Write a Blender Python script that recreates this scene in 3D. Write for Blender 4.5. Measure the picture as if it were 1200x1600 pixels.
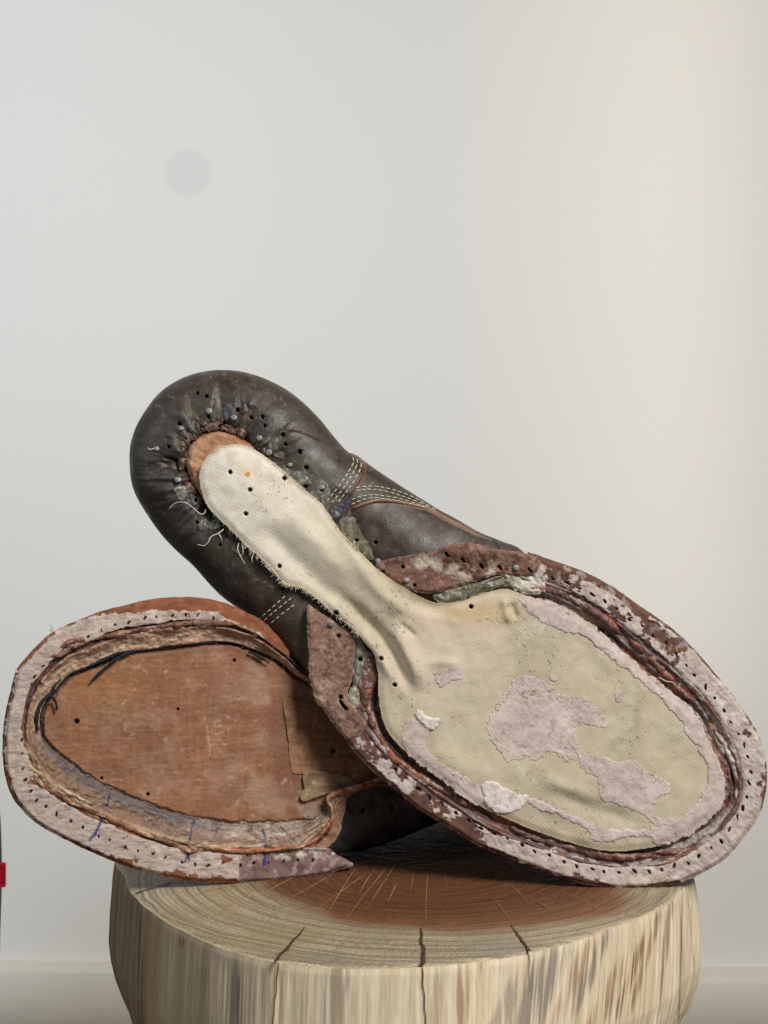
import bpy, math, random
import numpy as np
from mathutils import Vector

random.seed(7)
RNG = np.random.default_rng(7)
sc = bpy.context.scene
for o in list(bpy.data.objects):
    bpy.data.objects.remove(o)
R = math.radians

# ------------------------------------------------------------------ camera
F_PX = 2200.0                       # focal length in photo pixels (1200 x 1600)
CAM = np.array([0.0, 0.0, 0.594])
cd = bpy.data.cameras.new('camera'); cam = bpy.data.objects.new('camera', cd)
sc.collection.objects.link(cam); sc.camera = cam
cam.location = CAM; cam.rotation_euler = (R(90), 0, 0)
cd.sensor_fit = 'VERTICAL'; cd.sensor_height = 36.0; cd.sensor_width = 27.0
cd.lens = F_PX / 1600 * 36.0
cd.clip_start = 0.02; cd.clip_end = 50
cd.dof.use_dof = True; cd.dof.focus_distance = 0.55; cd.dof.aperture_fstop = 48

# ------------------------------------------------------------------ world and lamps
w = bpy.data.worlds.new('World'); sc.world = w; w.use_nodes = True
bg = w.node_tree.nodes['Background']
bg.inputs[0].default_value = (1.0, 0.98, 0.96, 1); bg.inputs[1].default_value = 0.145

def area(name, loc, target, size, power, col, sy=None, spread=180):
    l = bpy.data.lights.new(name, 'AREA'); l.energy = power; l.color = col; l.spread = R(spread)
    l.shape = 'RECTANGLE'; l.size = size; l.size_y = sy or size
    o = bpy.data.objects.new(name, l); sc.collection.objects.link(o)
    o.location = loc
    o.rotation_euler = (Vector(target) - Vector(loc)).to_track_quat('-Z', 'Y').to_euler()
    return o
area('window_light', (0.60, -0.20, 1.45), (0.0, 0.58, 0.52), 0.42, 13.8, (1.0, 0.965, 0.925), 0.55, 130)
area('cool_window_light', (-1.25, 0.15, 1.40), (-0.26, 1.54, 0.82), 0.5, 5.9, (0.76, 0.895, 1.0), 1.0, 90)
area('warm_room_light', (1.00, 0.10, 1.90), (0.30, 1.54, 1.15), 0.4, 1.7, (1.0, 0.86, 0.70), 0.6, 105)
area('wall_band_light', (0.64, 0.80, 1.10), (0.30, 1.54, 1.10), 0.04, 0.26, (1.0, 0.88, 0.74), 1.5, 30)  # narrow lamp added to draw a bright vertical band on the wall

vs = sc.view_settings
vs.view_transform = 'Standard'; vs.look = 'None'; vs.gamma = 1; vs.exposure = -0.33
vs.use_curve_mapping = False

# ------------------------------------------------------------------ numeric helpers
def lin(r, g, b):
    a = np.array([r, g, b], float) / 255
    return np.where(a <= .04045, a / 12.92, ((a + .055) / 1.055) ** 2.4)

def _hash(ix, iy, seed):
    h = (ix.astype(np.int64) * 374761393 + iy.astype(np.int64) * 668265263 + seed * 974711) & 0xffffffff
    h = ((h ^ (h >> 13)) * 1274126177) & 0xffffffff
    return ((h ^ (h >> 16)) & 0xffff) / 32767.5 - 1.0

def vn(x, y, seed=0):
    x0 = np.floor(x); y0 = np.floor(y)
    fx = x - x0; fy = y - y0
    fx = fx * fx * (3 - 2 * fx); fy = fy * fy * (3 - 2 * fy)
    a = _hash(x0, y0, seed); b = _hash(x0 + 1, y0, seed)
    c = _hash(x0, y0 + 1, seed); d = _hash(x0 + 1, y0 + 1, seed)
    return (a * (1 - fx) + b * fx) * (1 - fy) + (c * (1 - fx) + d * fx) * fy

def fb(x, y, scale, octv=4, seed=0, sy=None):
    sy = sy or scale
    x = np.asarray(x, float) / scale; y = np.asarray(y, float) / sy
    t = 0; a = 1; n = 0
    for k in range(octv):
        ca, sa = math.cos(.6 * k), math.sin(.6 * k)
        if scale == sy:
            t = t + a * vn((x * ca - y * sa) * 2 ** k, (x * sa + y * ca) * 2 ** k, seed + 17 * k)
        else:
            t = t + a * vn(x * 2 ** k, y * 2 ** k, seed + 17 * k)
        n += a; a *= .55
    return t / n * 1.5

def ss(a, b, x):
    t = np.clip((x - a) / (b - a), 0, 1); return t * t * (3 - 2 * t)

def mix(c, col, m):
    return c * (1 - m[..., None]) + np.asarray(col) * m[..., None]

def smooth(pts, closed=True, n=4):
    p = np.array(pts, float); N = len(p); out = []
    for i in range(N if closed else N - 1):
        if closed:
            p0, p1, p2, p3 = p[i - 1], p[i], p[(i + 1) % N], p[(i + 2) % N]
        else:
            p0, p1, p2, p3 = p[max(i - 1, 0)], p[i], p[i + 1], p[min(i + 2, N - 1)]
        for k in range(n):
            t = k / n
            out.append(.5 * (2 * p1 + (p2 - p0) * t + (2 * p0 - 5 * p1 + 4 * p2 - p3) * t * t + (3 * p1 - p0 - 3 * p2 + p3) * t ** 3))
    if not closed: out.append(p[-1])
    return np.array(out)

def resample(pts, step, closed=False):
    p = np.array(pts, float)
    if closed: p = np.vstack([p, p[:1]])
    L = np.concatenate([[0], np.cumsum(np.linalg.norm(np.diff(p, axis=0), axis=1))])
    n = max(2, int(L[-1] / step))
    t = np.linspace(0, L[-1], n, endpoint=not closed)
    return np.stack([np.interp(t, L, p[:, k]) for k in range(p.shape[1])], 1)

def poly_dist(px, py, poly, closed=True):
    """distance, arc length of the nearest point, inside flag"""
    shp = px.shape; X = px.ravel(); Y = py.ravel()
    best = np.full(X.shape, 1e18); arc = np.zeros(X.shape); ins = np.zeros(X.shape, bool)
    L = 0.0; N = len(poly)
    for i in range(N if closed else N - 1):
        ax, ay = poly[i]; bx, by = poly[(i + 1) % N]
        dx, dy = bx - ax, by - ay; l2 = dx * dx + dy * dy + 1e-9
        t = np.clip(((X - ax) * dx + (Y - ay) * dy) / l2, 0, 1)
        d = (X - ax - t * dx) ** 2 + (Y - ay - t * dy) ** 2
        m = d < best
        best[m] = d[m]; l = math.sqrt(l2); arc[m] = L + t[m] * l; L += l
        if closed and ay != by:
            c = (ay > Y) != (by > Y)
            ins ^= c & (X < dx * (Y - ay) / dy + ax)
    return np.sqrt(best).reshape(shp), arc.reshape(shp), ins.reshape(shp)

class SDF:
    """signed distance (positive inside) of a smoothed outline, cached on a coarse grid"""
    def __init__(self, pts, sm=4, pad=60, step=3.0, raw=False):
        self.poly = np.array(pts, float) if raw else smooth(pts, True, sm)
        lo = self.poly.min(0) - pad; hi = self.poly.max(0) + pad
        self.lo = lo; self.step = step
        xs = np.arange(lo[0], hi[0] + step, step); ys = np.arange(lo[1], hi[1] + step, step)
        X, Y = np.meshgrid(xs, ys)
        d, a, i = poly_dist(X, Y, self.poly)
        self.g = np.where(i, d, -d); self.a = a
    def _s(self, arr, x, y):
        gx = np.clip((x - self.lo[0]) / self.step, 0, arr.shape[1] - 1.001)
        gy = np.clip((y - self.lo[1]) / self.step, 0, arr.shape[0] - 1.001)
        ix = gx.astype(int); iy = gy.astype(int); fx = gx - ix; fy = gy - iy
        return (arr[iy, ix] * (1 - fx) + arr[iy, ix + 1] * fx) * (1 - fy) + (arr[iy + 1, ix] * (1 - fx) + arr[iy + 1, ix + 1] * fx) * fy
    def __call__(self, x, y): return self._s(self.g, np.asarray(x, float), np.asarray(y, float))
    def arc(self, x, y): return self._s(self.a, np.asarray(x, float), np.asarray(y, float))
    def bbox(self, pad=4):
        return (*(self.poly.min(0) - pad), *(self.poly.max(0) + pad))

def line_dist(X, Y, pts, sm=True):
    p = smooth(pts, False, 4) if sm else np.array(pts, float)
    return poly_dist(X, Y, p, False)[0]

# ------------------------------------------------------------------ a sole plane: photo direction -> point on that plane
class Plane:
    def __init__(self, q, lean, yaw):
        self.q = np.array(q, float)
        n = np.array([math.tan(R(yaw)), -1, math.tan(R(lean))]); self.n = n / np.linalg.norm(n)
        u = np.cross(self.n, [0, 0, 1.0]); u = -u / np.linalg.norm(u)
        if u[0] < 0: u = -u
        self.u = u; self.v = np.cross(self.n, u)
        if self.v[2] < 0: self.v = -self.v
    def at(self, px, py, h=0.0):
        px = np.asarray(px, float); py = np.asarray(py, float)
        d = np.stack([(px - 600) / F_PX, np.ones_like(px), (800 - py) / F_PX], -1)
        t = ((self.q - CAM) @ self.n + h) / (d @ self.n)
        return CAM + d * t[..., None]

# ------------------------------------------------------------------ materials
MATS = {}
def new_mat(name):
    m = bpy.data.materials.new(name); m.use_nodes = True
    MATS[name] = m
    return m, m.node_tree.nodes, m.node_tree.links, m.node_tree.nodes['Principled BSDF']

def N(nt, kind, **kw):
    n = nt.new(kind)
    for k, v in kw.items(): setattr(n, k, v)
    return n

def vmat(name, rough=.7, spec=.4, var=.25, scale=900, bump=.3, bscale=1500, bdist=.0004, rvar=.1, stretch=None, weave=0.0, weave_p=.0009, coat=0, big=0.12):
    """albedo from the mesh colour attribute, broken up by two noises; fine relief by bump"""
    m, nt, lk, b = new_mat(name)
    at = N(nt, 'ShaderNodeAttribute', attribute_name='Col')
    tc = N(nt, 'ShaderNodeTexCoord')
    vec = tc.outputs['Object']
    if stretch:
        mp = N(nt, 'ShaderNodeMapping'); mp.inputs['Scale'].default_value = stretch
        lk.new(vec, mp.inputs['Vector']); vec = mp.outputs['Vector']
    n1 = N(nt, 'ShaderNodeTexNoise'); n1.inputs['Scale'].default_value = scale; n1.inputs['Detail'].default_value = 5
    n1.inputs['Roughness'].default_value = .65
    n2 = N(nt, 'ShaderNodeTexNoise'); n2.inputs['Scale'].default_value = scale / 9; n2.inputs['Detail'].default_value = 4
    lk.new(vec, n1.inputs['Vector']); lk.new(vec, n2.inputs['Vector'])
    r1 = N(nt, 'ShaderNodeMapRange'); r1.inputs[1].default_value = .25; r1.inputs[2].default_value = .75
    r1.inputs[3].default_value = 1 - var; r1.inputs[4].default_value = 1 + var
    lk.new(n1.outputs['Fac'], r1.inputs[0])
    r2 = N(nt, 'ShaderNodeMapRange'); r2.inputs[1].default_value = .3; r2.inputs[2].default_value = .7
    r2.inputs[3].default_value = 1 - big; r2.inputs[4].default_value = 1 + big
    lk.new(n2.outputs['Fac'], r2.inputs[0])
    mu = N(nt, 'ShaderNodeMath', operation='MULTIPLY'); lk.new(r1.outputs[0], mu.inputs[0]); lk.new(r2.outputs[0], mu.inputs[1])
    vm = N(nt, 'ShaderNodeVectorMath', operation='SCALE')
    lk.new(at.outputs['Color'], vm.inputs[0]); lk.new(mu.outputs[0], vm.inputs['Scale'])
    col = vm.outputs[0]
    n3 = N(nt, 'ShaderNodeTexNoise'); n3.inputs['Scale'].default_value = bscale; n3.inputs['Detail'].default_value = 6
    n3.inputs['Roughness'].default_value = .6
    lk.new(vec, n3.inputs['Vector'])
    hgt = n3.outputs['Fac']
    if weave > 0:
        uv = N(nt, 'ShaderNodeUVMap'); uv.uv_map = 'weave'
        wob = N(nt, 'ShaderNodeTexNoise'); wob.inputs['Scale'].default_value = 160
        lk.new(tc.outputs['Object'], wob.inputs['Vector'])
        ws = N(nt, 'ShaderNodeVectorMath', operation='SCALE'); ws.inputs['Scale'].default_value = .0007
        lk.new(wob.outputs['Color'], ws.inputs[0])
        wa = N(nt, 'ShaderNodeVectorMath', operation='ADD'); lk.new(uv.outputs[0], wa.inputs[0]); lk.new(ws.outputs[0], wa.inputs[1])
        sp = N(nt, 'ShaderNodeSeparateXYZ'); lk.new(wa.outputs[0], sp.inputs[0])
        s = []
        for ax in (0, 1):
            k = N(nt, 'ShaderNodeMath', operation='MULTIPLY'); k.inputs[1].default_value = math.pi / weave_p[ax]
            lk.new(sp.outputs[ax], k.inputs[0])
            q = N(nt, 'ShaderNodeMath', operation='SINE'); lk.new(k.outputs[0], q.inputs[0]); s.append(q)
        pr = N(nt, 'ShaderNodeMath', operation='MULTIPLY'); lk.new(s[0].outputs[0], pr.inputs[0]); lk.new(s[1].outputs[0], pr.inputs[1])
        wm = N(nt, 'ShaderNodeMath', operation='MULTIPLY_ADD'); wm.inputs[1].default_value = weave
        lk.new(pr.outputs[0], wm.inputs[0]); lk.new(n3.outputs['Fac'], wm.inputs[2]); hgt = wm.outputs[0]
        wc = N(nt, 'ShaderNodeMapRange'); wc.inputs[1].default_value = -1; wc.inputs[2].default_value = 1
        wc.inputs[3].default_value = .88; wc.inputs[4].default_value = 1.07
        lk.new(pr.outputs[0], wc.inputs[0])
        v2 = N(nt, 'ShaderNodeVectorMath', operation='SCALE'); lk.new(col, v2.inputs[0]); lk.new(wc.outputs[0], v2.inputs['Scale'])
        col = v2.outputs[0]
    lk.new(col, b.inputs['Base Color'])
    bp = N(nt, 'ShaderNodeBump'); bp.inputs['Strength'].default_value = bump; bp.inputs['Distance'].default_value = bdist
    lk.new(hgt, bp.inputs['Height']); lk.new(bp.outputs[0], b.inputs['Normal'])
    rr = N(nt, 'ShaderNodeMapRange'); rr.inputs[1].default_value = .3; rr.inputs[2].default_value = .7
    rr.inputs[3].default_value = rough - rvar; rr.inputs[4].default_value = rough + rvar
    lk.new(n2.outputs['Fac'], rr.inputs[0]); lk.new(rr.outputs[0], b.inputs['Roughness'])
    b.inputs['Specular IOR Level'].default_value = spec
    b.inputs['Coat Weight'].default_value = coat
    return m

vmat('dark_leather', .46, .5, .34, 1500, .6, 1500, .00035, .16, big=.25)
vmat('raw_leather', .8, .25, .25, 1300, .5, 1600, .0004, .08)
vmat('insole_leather', .75, .25, .2, 700, .35, 900, .0003, .08, stretch=(.85, .85, 1.1))
vmat('glue', .88, .2, .2, 2600, .5, 2600, .0003, .06)
vmat('canvas', .92, .1, .1, 1500, .55, 2500, .0003, .04, weave=.38, weave_p=(.00058, .00072), big=.06)
vmat('residue', .9, .15, .22, 2200, .4, 2400, .0003, .05, weave=.22, weave_p=(.00058, .00072), big=.08)
vmat('channel', .5, .5, .3, 900, .5, 1200, .0006, .2, big=.2)
vmat('film', .42, .5, .2, 700, .3, 900, .0003, .1)
vmat('fibre', .85, .2, .1, 900, 0.0, 900)
vmat('rib', .5, .45, .3, 900, .5, 1100, .0005, .15, big=.25)

def simple(name, col, rough=.6, metal=0, spec=.4, bump=0, bscale=500, bdist=.0005, var=.1):
    m, nt, lk, b = new_mat(name)
    tc = N(nt, 'ShaderNodeTexCoord'); n = N(nt, 'ShaderNodeTexNoise'); n.inputs['Scale'].default_value = bscale; n.inputs['Detail'].default_value = 4
    lk.new(tc.outputs['Object'], n.inputs['Vector'])
    mr = N(nt, 'ShaderNodeMapRange'); mr.inputs[1].default_value = .3; mr.inputs[2].default_value = .7
    mr.inputs[3].default_value = 1 - var; mr.inputs[4].default_value = 1 + var; lk.new(n.outputs['Fac'], mr.inputs[0])
    v = N(nt, 'ShaderNodeVectorMath', operation='SCALE'); v.inputs[0].default_value = tuple(col); lk.new(mr.outputs[0], v.inputs['Scale'])
    lk.new(v.outputs[0], b.inputs['Base Color'])
    b.inputs['Roughness'].default_value = rough; b.inputs['Metallic'].default_value = metal; b.inputs['Specular IOR Level'].default_value = spec
    if bump:
        bp = N(nt, 'ShaderNodeBump'); bp.inputs['Strength'].default_value = bump; bp.inputs['Distance'].default_value = bdist
        lk.new(n.outputs['Fac'], bp.inputs['Height']); lk.new(bp.outputs[0], b.inputs['Normal'])
    return m
simple('nail_metal', (.25, .25, .245), .5, .3, .5, .3, 900, .0003, .3)
simple('thread_white', lin(214, 206, 186), .9, 0, .1, var=.15, bscale=2500)
simple('thread_tan', lin(204, 194, 172), .85, 0, .2, var=.2, bscale=2500)
simple('fibre_brown', lin(132, 100, 80), .9, 0, .1, var=.2, bscale=2500)
simple('navy_cord_and_gap', lin(36, 36, 42), .9, 0, .3, .4, 2500, .0004, .4)
simple('baseboard_paint', lin(216, 210, 196), .4, 0, .4, .05, 80, .0005, .02)
simple('floor_paint', lin(120, 105, 90), .6, 0, .3, .05, 60, .001, .15)
simple('bag_cloth', lin(46, 44, 46), .8, 0, .3, .5, 900, .0006, .25)
simple('red_cloth', lin(190, 28, 48), .7, 0, .3, .3, 1500, .0004, .15)
simple('red_thread', lin(105, 14, 30), .8, 0, .2, var=.1)
simple('crack_filler', lin(78, 48, 36), .5, 0, .4, .3, 900, .0004, .3)
simple('scratch', lin(156, 120, 88), .8, 0, .2, var=.3, bscale=700)

# ------------------------------------------------------------------ object helpers
def link(o, parent=None):
    sc.collection.objects.link(o)
    if parent is not None: o.parent = parent
    return o

def thing(name, label, cat, loc, group=None):
    o = bpy.data.objects.new(name, None); o.empty_display_size = .02
    link(o); o.location = loc; o['label'] = label; o['category'] = cat
    if group: o['group'] = group
    return o

def mesh_obj(name, V, faces, mat, parent=None, col=None, uv=None, smooth_sh=True, kind=None):
    """faces: (n,4) or (n,3) int array, or list of arrays"""
    V = np.asarray(V, float)
    if parent is not None: V = V - np.array(parent_base(parent))
    fs = faces if isinstance(faces, list) else [faces]
    fs = [np.asarray(f, np.int32) for f in fs if len(f)]
    me = bpy.data.meshes.new(name)
    me.vertices.add(len(V)); me.vertices.foreach_set('co', V.ravel().astype(np.float32))
    loops = np.concatenate([f.ravel() for f in fs])
    cnt = np.concatenate([np.full(len(f), f.shape[1], np.int32) for f in fs])
    start = np.concatenate([[0], np.cumsum(cnt)[:-1]]).astype(np.int32)
    me.loops.add(len(loops)); me.loops.foreach_set('vertex_index', loops.astype(np.int32))
    me.polygons.add(len(cnt)); me.polygons.foreach_set('loop_start', start)
    me.update(calc_edges=True); me.validate()
    if smooth_sh: me.polygons.foreach_set('use_smooth', np.ones(len(me.polygons), bool))
    if col is not None:
        ca = me.color_attributes.new('Col', 'FLOAT_COLOR', 'POINT')
        c4 = np.ones((len(V), 4), np.float32); c4[:, :3] = np.clip(col, 0.003, .9)
        ca.data.foreach_set('color', c4.ravel())
    if uv is not None:
        ul = me.uv_layers.new(name='weave')
        li = np.zeros(len(me.loops), np.int32); me.loops.foreach_get('vertex_index', li)
        ul.data.foreach_set('uv', np.asarray(uv)[li].astype(np.float32).ravel())
    me.materials.append(MATS[mat])
    o = bpy.data.objects.new(name, me); link(o, parent)
    if kind: o['kind'] = kind
    return o

def parent_base(p):
    b = np.zeros(3)
    while p is not None:
        b = b + np.array(p.location); p = p.parent
    return b

def region(name, parent, pl, f, bbox, hf, cf, mat, step=1.5, skirt=.002, uvdir=None, kind=None, flare=0.0):
    """a relief sheet over a region of a sole plane: f>0 inside, hf height along the normal, cf albedo"""
    xs = np.arange(bbox[0], bbox[2] + step, step); ys = np.arange(bbox[1], bbox[3] + step, step)
    X, Y = np.meshgrid(xs, ys); D = f(X, Y)
    ins = D > 0
    cell = ins[:-1, :-1] | ins[1:, :-1] | ins[:-1, 1:] | ins[1:, 1:]
    gy, gx = np.gradient(D, step)
    g2 = np.maximum(gx * gx + gy * gy, .05)
    out = ~ins
    mv = np.clip(-D / g2, 0, step * 1.6) * out
    gl = np.sqrt(g2); mv = np.minimum(mv * gl, step * 1.3)
    X2 = X + mv * gx / gl; Y2 = Y + mv * gy / gl
    r, c = np.nonzero(cell)
    W = X.shape[1]
    q = np.stack([r * W + c, (r + 1) * W + c, (r + 1) * W + c + 1, r * W + c + 1], 1)
    used = np.unique(q); remap = np.full(X.size, -1, np.int64); remap[used] = np.arange(len(used))
    q = remap[q]
    x = X2.ravel()[used]; y = Y2.ravel()[used]
    h = hf(x, y); col = cf(x, y)
    V = pl.at(x, y, h)
    fl = [q]; nv = len(V)
    e = np.concatenate([q[:, [0, 1]], q[:, [1, 2]], q[:, [2, 3]], q[:, [3, 0]]])
    key = np.minimum(e[:, 0], e[:, 1]) * nv + np.maximum(e[:, 0], e[:, 1])
    _, idx, cn = np.unique(key, return_index=True, return_counts=True)
    be = e[idx[cn == 1]]
    if skirt > 0:
        bv = np.unique(be); rm = np.full(nv, -1, np.int64); rm[bv] = nv + np.arange(len(bv))
        V = np.vstack([V, V[bv] - pl.n * skirt]); col = np.vstack([col, col[bv] * .9])
        x = np.concatenate([x, x[bv]]); y = np.concatenate([y, y[bv]])
        fl.append(np.stack([be[:, 1], be[:, 0], rm[be[:, 0]], rm[be[:, 1]]], 1))
    uv = None
    if uvdir is not None:
        P = V - pl.q; a = P @ pl.u; b2 = P @ pl.v; ca, sa = math.cos(uvdir), math.sin(uvdir)
        uv = np.stack([a * ca + b2 * sa, -a * sa + b2 * ca], 1)
    return mesh_obj(name, V, fl, mat, parent, col, uv, kind=kind)

def tube(path, rad, sides=6, caps=True):
    P = np.asarray(path, float); n = len(P); rad = np.broadcast_to(np.asarray(rad, float), (n,))
    T = np.gradient(P, axis=0); T /= np.linalg.norm(T, axis=1)[:, None] + 1e-12
    up = np.array([.3, -1, .2]); A = np.cross(T, up); A /= np.linalg.norm(A, axis=1)[:, None] + 1e-12; B = np.cross(T, A)
    th = np.arange(sides) / sides * 2 * math.pi
    V = P[:, None] + rad[:, None, None] * (A[:, None] * np.cos(th)[None, :, None] + B[:, None] * np.sin(th)[None, :, None])
    V = V.reshape(-1, 3); f = []
    i, j = np.meshgrid(np.arange(n - 1), np.arange(sides), indexing='ij')
    j2 = (j + 1) % sides
    f = np.stack([i * sides + j, i * sides + j2, (i + 1) * sides + j2, (i + 1) * sides + j], -1).reshape(-1, 4)
    return V, f

def tubes_obj(name, parent, paths, rads, mat, sides=5, kind=None, col=None):
    Vs = []; Fs = []; o = 0
    for p, r_ in zip(paths, rads):
        V, f = tube(p, r_, sides); Vs.append(V); Fs.append(f + o); o += len(V)
    V = np.vstack(Vs)
    c = None if col is None else np.tile(np.asarray(col), (len(V), 1))
    return mesh_obj(name, V, np.vstack(Fs), mat, parent, col=c, kind=kind)

def holes_field(X, Y, holes):  # mask also tints the pits dark: shade put into the colour
    """holes: (x, y, rx, ry, angle) -> 1 inside the pit, 0 away"""
    m = np.zeros_like(X)
    for (hx, hy, rx, ry, an) in holes:
        k = (np.abs(X - hx) < 12) & (np.abs(Y - hy) < 12)
        if not k.any(): continue
        dx = X[k] - hx; dy = Y[k] - hy; ca, sa = math.cos(an), math.sin(an)
        u = (dx * ca + dy * sa) / rx; v = (-dx * sa + dy * ca) / ry
        m[k] = np.maximum(m[k], 1 - ss(.75, 1.25, np.sqrt(u * u + v * v)))
    return m

# ------------------------------------------------------------------ the setting
def mat_wall():
    m, nt, lk, b = new_mat('wall_paint')
    tc = N(nt, 'ShaderNodeTexCoord')
    n = N(nt, 'ShaderNodeTexNoise'); n.inputs['Scale'].default_value = 130; n.inputs['Detail'].default_value = 5
    n2 = N(nt, 'ShaderNodeTexNoise'); n2.inputs['Scale'].default_value = 3; n2.inputs['Detail'].default_value = 3
    lk.new(tc.outputs['Object'], n.inputs['Vector']); lk.new(tc.outputs['Object'], n2.inputs['Vector'])
    # faint round patch of filler under the paint
    ds = N(nt, 'ShaderNodeVectorMath', operation='DISTANCE'); ds.inputs[1].default_value = (-.216, 0, .966)
    lk.new(tc.outputs['Object'], ds.inputs[0])
    nz = N(nt, 'ShaderNodeMath', operation='MULTIPLY_ADD'); nz.inputs[1].default_value = .006
    lk.new(n2.outputs['Fac'], nz.inputs[0]); lk.new(ds.outputs['Value'], nz.inputs[2])
    mr = N(nt, 'ShaderNodeMapRange'); mr.interpolation_type = 'SMOOTHSTEP'
    mr.inputs[1].default_value = .023; mr.inputs[2].default_value = .034; mr.inputs[3].default_value = 1; mr.inputs[4].default_value = 0
    lk.new(nz.outputs[0], mr.inputs[0])
    mx = N(nt, 'ShaderNodeMixRGB'); mx.inputs[1].default_value = (.86, .835, .785, 1); mx.inputs[2].default_value = (.79, .775, .735, 1)
    lk.new(mr.outputs[0], mx.inputs[0]); lk.new(mx.outputs[0], b.inputs['Base Color'])
    bp = N(nt, 'ShaderNodeBump'); bp.inputs['Strength'].default_value = .22; bp.inputs['Distance'].default_value = .0012
    lk.new(n.outputs['Fac'], bp.inputs['Height']); lk.new(bp.outputs[0], b.inputs['Normal'])
    b.inputs['Roughness'].default_value = .75; b.inputs['Specular IOR Level'].default_value = .25
mat_wall()
WALL_Y = 1.54; YAW = R(-1.6)
def box_obj(name, lo, hi, mat, loc=(0, 0, 0), rz=0, bev=0):
    import bmesh
    bm = bmesh.new(); bmesh.ops.create_cube(bm, size=1)
    for v in bm.verts:
        v.co = Vector([lo[k] + (v.co[k] + .5) * (hi[k] - lo[k]) for k in range(3)])
    if bev: bmesh.ops.bevel(bm, geom=bm.edges[:], offset=bev, segments=2, affect='EDGES')
    me = bpy.data.meshes.new(name); bm.to_mesh(me); bm.free(); me.materials.append(MATS[mat])
    o = link(bpy.data.objects.new(name, me)); o.location = loc; o.rotation_euler = (0, 0, rz)
    return o
o = box_obj('wall', (-3, 0, 0), (3, .1, 2.6), 'wall_paint', (0, WALL_Y, 0), YAW); o['kind'] = 'structure'
o = box_obj('floor', (-3, -2.5, -.1), (3, 2.2, 0), 'floor_paint'); o['kind'] = 'structure'
# skirting board: a flat face with a sloped top moulding that catches the light
def skirting():
    prof = [(0, 0), (-.018, 0), (-.018, .0925), (-.0165, .0938), (-.002, .1000), (0, .1002)]
    V = []; 
    for x in (-3, 3):
        for (y, z) in prof: V.append((x, y, z))
    n = len(prof); f = [(i, i + 1, n + i + 1, n + i) for i in range(n - 1)]
    o = mesh_obj('skirting_board', V, np.array(f), 'baseboard_paint', smooth_sh=False)
    o.location = (0, WALL_Y, 0); o.rotation_euler = (0, 0, YAW); o['kind'] = 'structure'
skirting()

# ------------------------------------------------------------------ wooden stump
ZT = 0.45
SC = np.array([.006, .566])
def top_at(px, py):
    t = (CAM[2] - ZT) / ((py - 800) / F_PX); return np.array([(px - 600) / F_PX * t, t])
rim_px = [(179, 1335), (195, 1366), (214, 1398), (242, 1424), (285, 1450), (350, 1480), (430, 1500), (530, 1510), (660, 1508), (740, 1500), (820, 1488), (940, 1450), (1060, 1388), (1086, 1374)]
rp = np.array([top_at(*p) for p in rim_px]) - SC
ra = np.unwrap(np.arctan2(rp[:, 1], rp[:, 0])); rr_ = np.linalg.norm(rp, axis=1)
def rim_r(th):
    a0 = ra[0]; t = (np.asarray(th) - a0) % (2 * math.pi)
    ak = (ra - a0); ak = np.concatenate([ak, [ak[-1] + .6, ak[-1] + 1.4, ak[-1] + 2.2, 2 * math.pi]])
    rk = np.concatenate([rr_, [.118, .112, .114, rr_[0]]])
    return np.interp(t, ak, rk)
NTH = 2160
TH = np.linspace(0, 2 * math.pi, NTH + 1)[:-1]
RIM = rim_r(TH)
k = np.exp(-np.linspace(-2, 2, 61) ** 2); k /= k.sum()
RIM = np.convolve(np.concatenate([RIM[-30:], RIM, RIM[:30]]), k, 'valid')
RIM = RIM + .0008 * fb(np.cos(TH) * 40, np.sin(TH) * 40, 14, 3, 3)

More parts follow.
